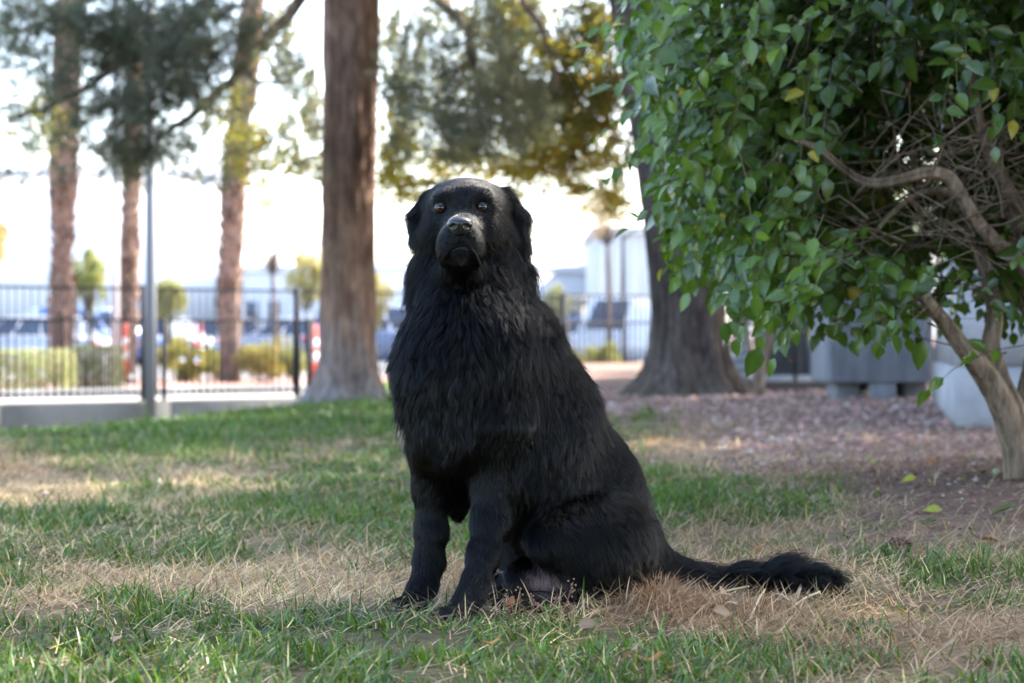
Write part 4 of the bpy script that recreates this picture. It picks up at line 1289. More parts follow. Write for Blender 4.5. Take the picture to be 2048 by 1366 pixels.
# ------------------------------------------------------------------ grass, straw, gravel
def blades(x, y, h, w, lean, az, bend, colr, z0=0.0, lift=0.0):
    """three-step tapered blades; lean = horizontal reach as a share of length"""
    n = len(x)
    z = gz(x, y) + z0
    d = np.stack([np.cos(az), np.sin(az), 0 * az], 1)
    sd = np.stack([-np.sin(az + .5), np.cos(az + .5), 0 * az], 1)
    b = np.stack([x, y, z - 0.004], 1)
    out = []
    for t, ww in ((0, 1.0), (.4, .85), (.75, .55), (1.0, 0)):
        hor = lean * t + bend * t * t
        ver = np.sqrt(np.maximum(1 - np.minimum(lean, .98) ** 2, .02)) * t - bend * .45 * t * t
        p = b + d * (hor * h)[:, None] + np.array([0, 0, 1]) * (np.maximum(ver, 0.02 * t) * h)[:, None]
        if ww > 0:
            out += [p - sd * (w * ww / 2)[:, None], p + sd * (w * ww / 2)[:, None]]
        else:
            out += [p]
    V = np.stack(out, 1).reshape(-1, 3)
    i = np.arange(n)[:, None] * 7
    Q = np.concatenate([i + [0, 1, 3, 2], i + [2, 3, 5, 4]])
    T = i + [4, 5, 6]
    return V, Q, T, np.repeat(colr, 7, 0)

def scatter(y0, y1, dens, rg):
    """uniform points in a wedge a little wider than the view"""
    area = 0.5 * (y1 ** 2 - y0 ** 2) * 0.74
    n = int(area * dens)
    y = np.sqrt(rg.uniform(y0 ** 2, y1 ** 2, n))
    x = rg.uniform(-.38, .36, n) * y
    return x, y

def make_grass():
    rg = np.random.default_rng(101)
    bands = [(2.55, 4.6, 7200, 1.2), (4.6, 7.0, 6400, 1.15), (7.0, 11.0, 2900, 1.6), (11, 18, 1000, 2.4), (18, 29, 330, 3.6)]
    g_parts, s_parts = [], []
    for y0, y1, dn, ws in bands:
        x, y = scatter(y0, y1, dn * 1.35, rg)
        z = zones(x, y)
        p = np.stack([x, y, 0 * x], 1)
        tuft = np.clip(.8 + 1.2 * vnoise(p * 8) + .9 * vnoise(p * 21), .05, 2.4)
        keep = (rg.random(len(x)) < z[:, 0] ** 1.25 * tuft * .9) & (fence_t(x, y) < -.12)
        for pu, py in ((915, 3.84), (815, 3.97)):          # grass trodden down round the forepaws
            pxx = (pu - 1024) / FPX * py
            keep &= ~((np.abs(x - pxx) < .06) & (y > py - .10) & (y < py + .05) & (rg.random(len(x)) < .75))
        x, y, z, p = x[keep], y[keep], z[keep], p[keep]
        n = len(x)
        h = rg.gamma(9, .0050, n) * (0.78 + .35 * vnoise(p * 2.2)) * (1.0 if y0 < 9 else 1.15)
        tall = rg.random(n) < .05
        h[tall] *= 1.7
        w = rg.uniform(.0026, .0050, n) * ws
        lean = np.clip(rg.beta(2, 2.6, n), 0.02, .95)
        az = rg.uniform(0, 2 * math.pi, n)
        bend = rg.uniform(.05, .55, n)
        c = np.array((.072, .138, .018)) * (1 + .28 * vnoise(p * 1.7)[:, None]) * rg.uniform(.45, 1.55, (n, 1)) * rg.uniform(.9, 1.1, (n, 3))
        yl = rg.random(n)
        c[yl < .05] = np.array((.26, .22, .06)) * rg.uniform(.7, 1.2, ((yl < .05).sum(), 1))
        bl = yl > .80
        c[bl] = np.array((.085, .155, .035)) * rg.uniform(.8, 1.25, (bl.sum(), 1))
        g_parts.append(blades(x, y, h, w, lean, az, bend, c))
        if y0 > 10.5: continue
        x, y = scatter(y0, y1, dn * 2.1, rg)
        z = zones(x, y)
        p = np.stack([x, y, 0 * x], 1)
        keep = (rg.random(len(x)) < (z[:, 1] ** 1.1) * (.62 + .5 * vnoise(p * 5)))
        x, y, z, p = x[keep], y[keep], z[keep], p[keep]
        n = len(x)
        h = rg.uniform(.02, .075, n)
        w = rg.uniform(.0011, .0030, n) * ws
        lean = np.clip(rg.beta(11, .75, n), .45, .995)
        up = rg.random(n) < .10
        lean[up] = rg.uniform(.3, .85, up.sum())
        az = rg.uniform(0, 2 * math.pi, n) + .8 * vnoise(p * 3)
        bend = rg.uniform(0, .35, n)
        k = np.clip(.5 + .8 * vnoise(p * 2.1 + 8), 0, 1)[:, None]
        red = sstep(1.0, 2.0, x / y * 6 + .5 * vnoise(p * 3))[:, None] * .4
        c = np.array((.60, .48, .28)) * k + np.array((.42, .30, .175)) * (1 - k)
        c = c * (1 - red) + np.array((.30, .175, .115)) * red
        c = c * rg.uniform(.35, 1.35, (n, 1)) * rg.uniform(.94, 1.06, (n, 3))
        s_parts.append(blades(x, y, h, w, lean, az, bend, c, z0=.007 + rg.uniform(0, .016, n) * np.clip(.6 + vnoise(p * 4), .2, 1.4)))
    # the swept-up heap of brown dry grass in front of the haunch and tail
    n = 5200
    uu = rg.normal(1390, 120, n); vv = rg.normal(1222, 16, n)
    hp = rg.random(n) < .35
    uu[hp] = rg.normal(1310, 32, hp.sum()); vv[hp] = rg.normal(1212, 9, hp.sum())
    yy = CAMZ * FPX / (vv - V0); xx = (uu - 1024) / FPX * yy
    c = np.array((.30, .19, .115)) * rg.uniform(.5, 1.5, (n, 1)) * rg.uniform(.94, 1.06, (n, 3))
    hump = .035 * np.exp(-((uu - 1310) / 55) ** 2)
    s_parts.append(blades(xx, yy, rg.uniform(.03, .075, n), rg.uniform(.0009, .002, n), np.clip(rg.beta(6, 1.2, n), .25, .99), rg.uniform(0, 6.28, n), rg.uniform(0, .6, n), c, z0=hump * rg.random(n)))
    for nm, parts, mat, lab in (('grass', g_parts, M_GRASS, 'short green lawn grass growing in ragged patches'), ('dry_grass', s_parts, M_STRAW, 'dead straw coloured grass lying flat between the green patches')):
        off = np.cumsum([0] + [len(a[0]) for a in parts[:-1]])
        V = np.concatenate([a[0] for a in parts])
        Q = np.concatenate([a[1] + o for a, o in zip(parts, off)])
        T = np.concatenate([a[2] + o for a, o in zip(parts, off)])
        C = np.concatenate([a[3] for a in parts])
        o = obj(nm, mesh_np(nm, V, T, Q, C, False, mat))
        tag(o, lab, 'grass', kind='stuff')
make_grass()

def make_gravel():
    rg = np.random.default_rng(202)
    x, y = scatter(3.2, 17, 1150, rg)
    z = zones(x, y)
    p = np.stack([x, y, 0 * x], 1)
    keep = rg.random(len(x)) < np.clip(z[:, 2], 0, 1) ** 1.2 * np.clip(.75 + .5 * vnoise(p * 3), .1, 1)
    x, y, p = x[keep], y[keep], p[keep]
    n = len(x)
    oc = np.array([(1, 0, 0), (0, 1, 0), (-1, 0, 0), (0, -1, 0), (0, 0, 1), (0, 0, -1.0)])
    s = rg.gamma(2.6, .0022, n) * np.interp(y, [5, 14], [.85, 1.5])
    X = oc[None] * (1 + rg.uniform(-.35, .35, (n, 6, 3))) + rg.uniform(-.2, .2, (n, 6, 3))
    X = X * s[:, None, None] * np.array([1, 1, .7])
    a = rg.uniform(0, 6.28, n)
    R = np.stack([np.stack([np.cos(a), -np.sin(a), 0 * a], -1), np.stack([np.sin(a), np.cos(a), 0 * a], -1), np.stack([0 * a, 0 * a, 1 + 0 * a], -1)], 1)
    X = np.einsum('nij,nvj->nvi', R, X) + np.stack([x, y, gz(x, y) + s * .25], 1)[:, None, :]
    T = np.array([(0, 1, 4), (1, 2, 4), (2, 3, 4), (3, 0, 4), (1, 0, 5), (2, 1, 5), (3, 2, 5), (0, 3, 5)])
    T = (T[None] + (np.arange(n) * 6)[:, None, None]).reshape(-1, 3)
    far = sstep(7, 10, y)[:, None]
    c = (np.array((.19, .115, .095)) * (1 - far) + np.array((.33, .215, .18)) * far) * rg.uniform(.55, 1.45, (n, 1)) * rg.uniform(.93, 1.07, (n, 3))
    lt = rg.random(n) < .06
    c[lt] = np.array((.48, .42, .38)) * rg.uniform(.8, 1.2, (lt.sum(), 1))
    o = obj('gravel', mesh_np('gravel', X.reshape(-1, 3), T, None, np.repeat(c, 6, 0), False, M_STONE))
    tag(o, 'fine pinkish brown gravel spread over the bare soil', 'gravel', kind='stuff')
    # crumbled leaf litter
    n = 2600
    x, y = scatter(3.0, 15, 60, rg)
    z = zones(x, y)
    keep = rg.random(len(x)) < z[:, 2] * .75 + z[:, 1] * .25
    x, y = x[keep], y[keep]
    n = len(x)
    pts = np.stack([x, y, gz(x, y) + rg.uniform(.004, .018, n)], 1)
    V, T, C = leaf_quads(pts, .024, rg, .6, (0, 0, 0), (.26, .19, .12), .5)
    V = V.reshape(n, 4, 3); V[:, :, 2] = pts[:, None, 2] + (V[:, :, 2] - pts[:, None, 2]) * .3
    o = obj('leaf_litter', mesh_np('leaf_litter', V.reshape(-1, 3), T, None, C, False, M_STRAW))
    tag(o, 'crumbled brown leaf bits scattered over soil and straw', 'leaf litter', kind='stuff')
make_gravel()

def fallen_leaves():
    rg = np.random.default_rng(303)
    kinds = {'yellow green': ((.34, .36, .06), 'yellow green leaf fallen on the dirt near the shrub'),
             'brown': ((.26, .13, .05), 'curled brown leaf fallen on the dirt near the shrub'),
             'pale': ((.24, .17, .11), 'pale dry leaf fallen on the ground'),
             'dark': ((.10, .11, .04), 'dull dark green leaf fallen on the dirt near the shrub'),
             'orange': ((.27, .13, .055), 'orange brown leaf fallen in the grass')}
    spots = [(1752, 930, 'yellow green', .05), (1662, 916, 'yellow green', .03), (1700, 907, 'pale', .035), (1720, 893, 'orange', .03), (1832, 968, 'yellow green', .04), (1858, 970, 'yellow green', .03), (1742, 993, 'dark', .035), (1758, 992, 'yellow green', .035), (1608, 948, 'dark', .03), (1530, 968, 'yellow green', .03),
             (1640, 1010, 'dark', .045), (1600, 1014, 'dark', .045), (1670, 1012, 'dark', .04), (1450, 944, 'pale', .045), (1425, 940, 'pale', .03), (1508, 956, 'pale', .03), (1555, 952, 'pale', .03), (1712, 961, 'brown', .04), (1675, 970, 'dark', .03), (1880, 930, 'brown', .05), (1905, 914, 'brown', .06), (1860, 912, 'orange', .04), (1960, 955, 'dark', .05), (1990, 935, 'brown', .05),
             (1885, 1028, 'yellow green', .045), (1905, 1020, 'pale', .03), (1865, 1018, 'pale', .02), (1840, 1053, 'dark', .045), (1900, 1063, 'brown', .035), (2035, 1043, 'dark', .07), (1880, 1088, 'pale', .035), (1960, 1090, 'brown', .05), (1820, 1105, 'brown', .05), (1730, 1128, 'orange', .035), (1515, 1110, 'brown', .045), (1425, 1260, 'pale', .035), (1815, 1250, 'pale', .04), (1440, 1217, 'pale', .04), (1365, 1217, 'pale', .04),
             (1010, 1236, 'orange', .045), (1155, 1283, 'pale', .035), (985, 1335, 'brown', .06), (1310, 1358, 'orange', .05), (1275, 1360, 'pale', .045), (250, 1306, 'pale', .045), (62, 1358, 'pale', .04), (430, 1290, 'pale', .03), (345, 880, 'pale', .05), (305, 846, 'pale', .05), (430, 857, 'pale', .05), (740, 897, 'pale', .08), (365, 1021, 'brown', .06), (1340, 880, 'pale', .05), (1360, 905, 'pale', .05), (1310, 890, 'brown', .05), (1460, 860, 'pale', .06), (1290, 830, 'pale', .06), (1540, 845, 'pale', .06), (1745, 800, 'pale', .09), (1960, 790, 'pale', .05), (1620, 870, 'pale', .04)]
    mats = {}
    for k, (u, v, kd, L) in enumerate(spots):
        # where the view ray through this spot meets the ground
        Y = CAMZ * FPX / (v - V0)
        for _ in range(12):
            zz = float(gz(np.array([(u - 1024) / FPX * Y]), np.array([Y]))[0])
            Y = .5 * Y + .5 * (CAMZ - zz) * FPX / (v - V0)
        c, lab = kinds[kd]
        if kd == 'pale':
            lab = ('pale dry leaf lying on the lawn left of the dog' if u < 800 else 'pale dry leaf in the straw beside the tail' if v > 1180 and u > 1340 else 'pale dry leaf in the grass before the forepaws' if v > 1180
                   else 'pale dry leaf on the gravel near the grey trunk' if v < 880 else 'pale dry leaf on the dirt close behind the dog' if u < 1580 else 'pale dry leaf on the dirt below the shrub')
        if kd == 'brown':
            lab = 'curled brown leaf by the foot of the shrub trunk' if u > 1850 and v < 960 else 'brown leaf in the grass left of the dog' if u < 800 else 'brown leaf in the straw behind the tail' if 1080 < v < 1150 else 'brown leaf in the grass before the dog' if v > 1180 else lab
        if kd == 'dark':
            lab = 'dark green leaf in the small heap where straw meets dirt' if 1590 < u < 1690 and v > 1000 else 'dull dark green leaf on the dirt beyond the pine cone' if v > 1030 else 'dull dark green leaf on the dirt near the shrub'
        if kd == 'yellow green' and v < 940:
            lab = 'large bright yellow green leaf alone on the dirt' if u > 1700 else 'small yellow green leaf at the gravel edge'
        V, Q, W = LEAVES[k % 6]
        cc = np.asarray(c) * (1 + .25 * W[:, None]) * rg.uniform(.75, 1.2)
        d = nrm(np.array([rg.normal(), rg.normal(), rg.uniform(-.1, .25)]))
        Fm = frames(d[None], np.array([[rg.normal() * .35, -.5 + rg.normal() * .35, 1.]]))[0]
        X = (Fm @ (V * L * 1.15).T).T
        X = X - [0, 0, X[:, 2].min() - .006 - (.02 if v > 1180 else 0)]
        o = obj('fallen_leaf', mesh_np('fallen_leaf', X, None, Q, cc, True, M_STRAW if kd != 'yellow green' else M_BUSH))
        o.location = ((u - 1024) / FPX * Y, Y, float(gz(np.array([(u - 1024) / FPX * Y]), np.array([Y]))[0]))
        tag(o, lab, 'leaf', lab.replace('leaf', 'leaves'))
fallen_leaves()

def small_bits():
    rg = np.random.default_rng(9)
    def at(u, v):
        Y = CAMZ * FPX / (v - V0)
        for _ in range(12):
            zz = float(gz(np.array([(u - 1024) / FPX * Y]), np.array([Y]))[0])
            Y = .5 * Y + .5 * (CAMZ - zz) * FPX / (v - V0)
        return np.array([(u - 1024) / FPX * Y, Y, float(gz(np.array([(u - 1024) / FPX * Y]), np.array([Y]))[0])])
    # green berry-like fruit
    b = at(1993, 950)
    th = np.linspace(.02, math.pi - .02, 10)
    mb = MB(); mb.tube(np.stack([b[0] + 0 * th, b[1] + 0 * th, b[2] + .010 - .012 * np.cos(th)], 1), .012 * np.sin(th), 14)
    root = thing('fallen_fruit', 'small round pale green fruit on the dirt beside the shrub trunk', 'fruit', b)
    mb.build('fruit_body', plain('green_fruit', (.36, .42, .24), .5), root, True)
    mb = MB(); mb.tube([b + [0, 0, .021], b + [.004, 0, .029]], .0012, 5); mb.build('stalk', M_TWIG, root)
    # irrigation drip head
    b = at(2012, 925)
    root = thing('drip_emitter', 'grey irrigation drip head poking out beside the shrub trunk', 'irrigation head', b)
    mb = MB(); mb.tube([b - [0, 0, .02], b + [0, -.008, .035]], .009, 10); mb.build('riser', M_POLE, root, True)
    mb = MB(); mb.tube([b + [0, -.008, .033], b + [-.012, -.012, .05]], [.015, .012], 12); mb.build('nozzle', M_POLE2, root)
    # pine cone
    b = at(1795, 1113)
    root = thing('pine_cone', 'brown pine cone lying in the straw right of the tail', 'pine cone', b)
    mb = MB()
    for i in range(46):
        t = i / 45; a = i * 2.4
        rr = .026 * math.sin(math.pi * (.12 + .8 * t)) ; cx = -.03 + .06 * t
        c = b + np.array([cx, rr * math.cos(a) * .6, .022 + rr * math.sin(a) * .6])
        o = np.array([.3, math.cos(a), math.sin(a)]); s = np.array([0, -math.sin(a), math.cos(a)])
        mb.add([c - s * .008, c + s * .008, c + o * .014 + s * .004, c + o * .014 - s * .004, c + o * .008 + [.006, 0, 0]], [(0, 1, 2, 3)], [(0, 4, 1), (4, 2, 1), (4, 3, 2), (4, 0, 3)], np.array((.16, .09, .065)) * rg.uniform(.6, 1.4))
    mb.build('scales', M_STONE, root)
    # broken stalks of straw
    labs = 'broken pale straw stalk lying against the tail'
    for (u0, v0, u1, v1) in ((1400, 1192, 1498, 1178), (1500, 1226, 1530, 1185), (1545, 1176, 1580, 1208), (1575, 1210, 1640, 1190), (1595, 1185, 1606, 1176), (1440, 1200, 1475, 1215)):
        a, b2 = at(u0, v0 + 22), at(u1, v1 + 22)
        a[2] += .008; b2[2] += .028
        mb = MB(); mb.tube(smooth_path([a, (a + b2) / 2 + [0, 0, .006], b2], 7), np.linspace(.0028, .002, 7), 6, (.52, .43, .28))
        tag(mb.build('straw_stalk', M_STRAW, None, True), labs, 'straw', 'broken straw stalks by the tail')
    # weed with dry seed heads in front of the belly
    b = at(1035, 1238)
    root = thing('dry_weed', 'small reddish weed with dried seed heads in front of the dog belly', 'weed', b)
    st = MB(); hd = MB()
    for (u, v) in ((1012, 1190), (1005, 1205), (1040, 1182), (1062, 1192), (1075, 1205), (1122, 1190), (1146, 1165), (1150, 1215), (1020, 1220), (985, 1215)):
        e = P(u, v, b[1] - .01 + rg.uniform(-.02, .02))
        s0 = b + [max(-.02, min(.1, (e[0] - b[0]) * .8)), 0, 0]
        pk = smooth_path([s0, (s0 + e) / 2 + rg.normal(size=3) * .006, e], 8)
        st.tube(pk, np.linspace(.0016, .0009, 8), 5, (.30, .13, .11))
        for k in range(9):
            q = pk[-1 - int(rg.integers(0, 4))] + rg.normal(size=3) * .004
            hd.box(q - .0017, q + .0017, (.24, .15, .10))
    st.build('stalks', M_STONE, root); hd.build('seed_heads', M_STONE, root)['kind'] = 'stuff'
    # clover-like green leaf clump
    b = at(1102, 1232)
    root = thing('broadleaf_weed', 'bright green broad leaved weed in front of the hind leg', 'weed', b)
    for k in range(7):
        V, Q, W = LEAVES[k % 6]
        a = k / 7 * 6.28
        d = nrm(np.array([math.cos(a), math.sin(a) * .6, .9]))
        Fm = frames(d[None], np.array([[0, -1, .6]]))[0]
        X = (Fm @ (V * .028).T).T + b
        obj('leaf', mesh_np('leaf', X, None, Q, np.tile((.13, .22, .03), (len(V), 1)), True, M_BUSH), root)
small_bits()

# ------------------------------------------------------------------ the dog
class Field:
    """signed distance on a grid, meshed with surface nets"""
    def __init__(s, lo, hi, h):
        s.lo = np.asarray(lo, float); s.h = h
        s.n = np.ceil((np.asarray(hi) - s.lo) / h).astype(int) + 1
        s.d = np.full(s.n, 1.0, np.float32)
        s.ax = [s.lo[i] + h * np.arange(s.n[i]) for i in range(3)]
    def sub(s, lo, hi):
        a = np.clip(np.floor((lo - s.lo) / s.h).astype(int), 0, s.n - 1)
        b = np.clip(np.ceil((hi - s.lo) / s.h).astype(int) + 1, 1, s.n)
        sl = tuple(slice(i, j) for i, j in zip(a, b))
        X = np.stack(np.meshgrid(*[s.ax[k][sl[k]] for k in range(3)], indexing='ij'), -1)
        return sl, X
    def put(s, sl, e, k, cut=False):
        d = s.d[sl]
        if cut:
            e = -e
            hh = np.clip(.5 - .5 * (e - d) / k, 0, 1)
            hh = np.clip(.5 - .5 * (d - e) / k, 0, 1)
            s.d[sl] = d * (1 - hh) + e * hh + k * hh * (1 - hh)
        else:
            hh = np.clip(.5 + .5 * (e - d) / k, 0, 1)
            s.d[sl] = e * (1 - hh) + d * hh - k * hh * (1 - hh)
    def cone(s, a, b, ra, rb, k=.03):
        a, b = np.asarray(a, float), np.asarray(b, float)
        m = max(ra, rb) + k + 2 * s.h
        sl, X = s.sub(np.minimum(a, b) - m, np.maximum(a, b) + m)
        ba = b - a
        t = np.clip(((X - a) @ ba) / max(ba @ ba, 1e-9), 0, 1)
        e = np.linalg.norm(X - a - t[..., None] * ba, axis=-1) - (ra + (rb - ra) * t)
        s.put(sl, e.astype(np.float32), k)
    def ell(s, c, r, k=.03, R=None, cut=False):
        c, r = np.asarray(c, float), np.asarray(r, float)
        m = r.max() + k + 2 * s.h
        sl, X = s.sub(c - m, c + m)
        q = X - c
        if R is not None: q = q @ np.asarray(R)
        k0 = np.linalg.norm(q / r, axis=-1); k1 = np.linalg.norm(q / (r * r), axis=-1)
        e = k0 * (k0 - 1) / np.maximum(k1, 1e-6)
        s.put(sl, e.astype(np.float32), k, cut)
    def mesh(s):
        d = s.d; ins = d < 0
        nx, ny, nz = d.shape
        acc = np.zeros((nx - 1, ny - 1, nz - 1, 3), np.float32); cnt = np.zeros((nx - 1, ny - 1, nz - 1), np.float32)
        def cor(a, o): return a[o[0]:nx - 1 + o[0], o[1]:ny - 1 + o[1], o[2]:nz - 1 + o[2]]
        for axis in range(3):
            o1, o2 = [i for i in range(3) if i != axis]
            for p in (0, 1):
                for q in (0, 1):
                    A = [0, 0, 0]; A[o1] = p; A[o2] = q
                    B = list(A); B[axis] = 1
                    da, db = cor(d, A), cor(d, B)
                    x = (da < 0) != (db < 0)
                    t = np.where(x, da / np.where(x, da - db, 1), 0)
                    pos = np.zeros(x.shape + (3,), np.float32)
                    pos[..., o1] = p; pos[..., o2] = q; pos[..., axis] = t
                    acc += pos * x[..., None]; cnt += x
        act = cnt > 0
        idx = -np.ones(act.shape, int); idx[act] = np.arange(act.sum())
        ijk = np.argwhere(act)
        V = s.lo + s.h * (ijk + acc[act] / cnt[act][:, None])
        Q = []
        for axis in range(3):
            o1, o2 = [(axis + 1) % 3, (axis + 2) % 3]
            a = [slice(None)] * 3; b = [slice(None)] * 3
            a[axis] = slice(0, -1); b[axis] = slice(1, None)
            x = ins[tuple(a)] != ins[tuple(b)]
            e = np.argwhere(x)
            e = e[(e[:, o1] > 0) & (e[:, o2] > 0) & (e[:, o1] < d.shape[o1] - 1) & (e[:, o2] < d.shape[o2] - 1)]
            def g(da, db):
                f = e.copy(); f[:, o1] += da; f[:, o2] += db
                return idx[f[:, 0], f[:, 1], f[:, 2]]
            q = np.stack([g(-1, -1), g(0, -1), g(0, 0), g(-1, 0)], 1)
            flip = ~ins[e[:, 0], e[:, 1], e[:, 2]]
            q[flip] = q[flip][:, ::-1]
            Q.append(q)
        return V, np.concatenate(Q)

def dog():
    rg = np.random.default_rng(404)
    root = thing('dog', 'large long haired black dog sitting upright on the patchy lawn', 'dog', (0.05, 4.05, 0.0))
    f = Field((-.33, 3.70, -.03), (.74, 4.50, .90), .0058)
    def c(a, b, k=.04):
        f.cone(P(*a[:3]), P(*b[:3]), px(a[3], a[2]), px(b[3], b[2]), k)
    def chain(pts, k=.03):
        for a, b in zip(pts[:-1], pts[1:]): c(a, b, k)
    # trunk
    chain([(890, 735, 3.97, 78), (906, 850, 3.99, 80)], .05)
    chain([(890, 735, 3.97, 78), (958, 700, 4.01, 106), (1050, 845, 4.12, 124), (1156, 985, 4.18, 113), (1212, 1085, 4.21, 107)], .06)
    chain([(906, 850, 3.99, 80), (1040, 900, 4.10, 122), (1110, 1040, 4.14, 95)], .06)
    c((1038, 690, 4.06, 68), (1098, 800, 4.12, 70), .05)
    c((990, 590, 4.07, 52), (1036, 680, 4.07, 66), .04)
    # neck
    chain([(940, 500, 4.05, 70), (936, 580, 4.03, 80), (932, 660, 4.01, 98)], .05)
    chain([(914, 880, 4.01, 64), (914, 960, 4.075, 40), (914, 1015, 4.10, 20)], .03)
    # near haunch and folded hind leg
    Ry = np.array(Matrix.Rotation(math.radians(33), 3, 'Z'))
    f.ell(P(1196, 1088, 4.055), (.126, .078, .110), .016, Ry)
    c((1112, 1070, 4.0, 46), (1200, 1100, 4.06, 70), .03)
    chain([(1098, 1078, 4.0, 42), (1200, 1150, 4.03, 36), (1292, 1184, 4.09, 25)], .025)
    chain([(1292, 1188, 4.09, 23), (1180, 1201, 4.0, 20), (1075, 1208, 3.945, 20), (1015, 1210, 3.92, 20)], .02)
    for u, v, y in ((1000, 1212, 3.905), (1010, 1216, 3.90), (1024, 1218, 3.90)):
        f.ell(P(u, v, y), (.016, .022, .013), .01)
    # far haunch and foot
    f.ell(P(1095, 1100, 4.31), (.11, .08, .11), .03, Ry)
    chain([(1010, 1170, 4.17, 26), (975, 1196, 4.12, 18), (955, 1200, 4.09, 16)], .02)
    # lower belly
    f.ell(P(1088, 1158, 4.055), (.075, .065, .046), .02)
    # forelegs
    chain([(1000, 835, 3.97, 74), (990, 960, 3.98, 43), (980, 1040, 3.96, 31), (966, 1110, 3.93, 27), (951, 1165, 3.905, 23.5), (939, 1196, 3.885, 23), (918, 1217, 3.86, 23)], .025)
    for u, v, y in ((893, 1225, 3.84), (905, 1229, 3.825), (923, 1230, 3.825), (940, 1226, 3.84)):
        f.ell(P(u, v, y), (.0145, .023, .0135), .008)
    chain([(866, 850, 4.03, 58), (863, 975, 4.06, 33), (862, 1060, 4.055, 27), (857, 1120, 4.05, 25), (848, 1168, 4.03, 22.5), (838, 1190, 4.015, 22), (820, 1206, 3.99, 21)], .025)
    for u, v, y in ((797, 1209, 3.975), (805, 1213, 3.96), (822, 1214, 3.96), (838, 1211, 3.975)):
        f.ell(P(u, v, y), (.014, .023, .0125), .008)
    # tail
    tailp = [(1310, 1160, 4.24, 32), (1390, 1174, 4.235, 27), (1470, 1171, 4.21, 23), (1550, 1166, 4.17, 20), (1610, 1176, 4.13, 15), (1640, 1184, 4.11, 8)]
    chain(tailp, .03)
    c((1290, 1130, 4.22, 50), (1400, 1172, 4.23, 27), .04)
    # head
    f.ell(P(931, 434, 4.03), (.080, .094, .069), .03)
    c((862, 545, 4.03, 34), (854, 578, 4.02, 26), .02)
    c((1010, 540, 4.06, 40), (1020, 572, 4.06, 30), .02)
    c((886, 460, 3.975, 34), (964, 460, 3.975, 34), .03)
    f.ell(P(932, 408, 4.02), (.077, .075, .044), .03)
    chain([(926, 460, 3.97, 40), (921, 467, 3.855, 30)], .026)
    f.ell(P(894, 496, 3.885), (.0205, .052, .033), .024)
    f.ell(P(950, 496, 3.885), (.0205, .052, .033), .024)
    c((876, 476, 4.01, 36), (878, 518, 4.03, 42), .03)
    c((988, 474, 4.02, 37), (984, 518, 4.04, 44), .03)
    f.ell(P(890, 394, 3.958), (.021, .014, .010), .02)
    f.ell(P(958, 391, 3.958), (.021, .014, .010), .02)
    f.ell(P(921, 516, 3.828), (.016, .018, .020), .008, cut=True)
    chain([(921, 513, 3.852, 19), (924, 530, 3.95, 36), (928, 560, 4.0, 50)], .012)
    EYES = (P(881, 416, 3.956), P(964, 414, 3.956))
    for e in EYES:
        f.ell(e + [0, -.016, 0], (.0135, .016, .011), .008, cut=True)
    chain([(862, 398, 4.04, 16), (838, 436, 4.035, 17), (836, 478, 4.03, 13)], .010)
    chain([(1004, 394, 4.05, 17), (1032, 436, 4.05, 18), (1038, 490, 4.045, 14)], .010)
    def skin_at(u, v):
        for y in np.arange(3.74, 4.3, .002):
            i = np.round((P(u, v, y) - f.lo) / f.h).astype(int)
            if f.d[tuple(i)] < .001: return y
        return 4.0
    V, Q = f.mesh()
    # relax
    e = np.concatenate([Q[:, [0, 1]], Q[:, [1, 2]], Q[:, [2, 3]], Q[:, [3, 0]]]); e = np.concatenate([e, e[:, ::-1]])
    deg = np.bincount(e[:, 0], minlength=len(V))[:, None]
    for _ in range(2):
        a = np.stack([np.bincount(e[:, 0], V[e[:, 1], k], len(V)) for k in range(3)], 1) / np.maximum(deg, 1)
        V = V * .5 + a * .5
    V[:, 2] = np.maximum(V[:, 2], -.012)
    pk = P(1090, 1166, 3.995)
    dpk = np.linalg.norm((V - pk) / [.062, .09, .034], axis=1)
    patch = np.clip(1.5 - dpk * 1.25, 0, 1) * (V[:, 2] < .10) * (V[:, 1] < 4.12)
    colr = np.array((.008, .008, .0085)) * (1 - patch[:, None]) + np.array((.16, .105, .105)) * patch[:, None]
    m, nt, b, out = new_mat('dog_skin')
    at = nt.nodes.new('ShaderNodeAttribute'); at.attribute_name = 'Col'
    nt.links.new(at.outputs['Color'], b.inputs['Base Color'])
    b.inputs['Roughness'].default_value = .65
    b.inputs['Specular IOR Level'].default_value = .25
    tcn = nt.nodes.new('ShaderNodeTexNoise'); tcn.inputs['Scale'].default_value = 160
    bpn = nt.nodes.new('ShaderNodeBump'); bpn.inputs['Strength'].default_value = .3; bpn.inputs['Distance'].default_value = .003
    nt.links.new(tcn.outputs[0], bpn.inputs['Height']); nt.links.new(bpn.outputs[0], b.inputs['Normal'])
    body = obj('body', mesh_np('body', V, None, Q, colr, True, m), root)

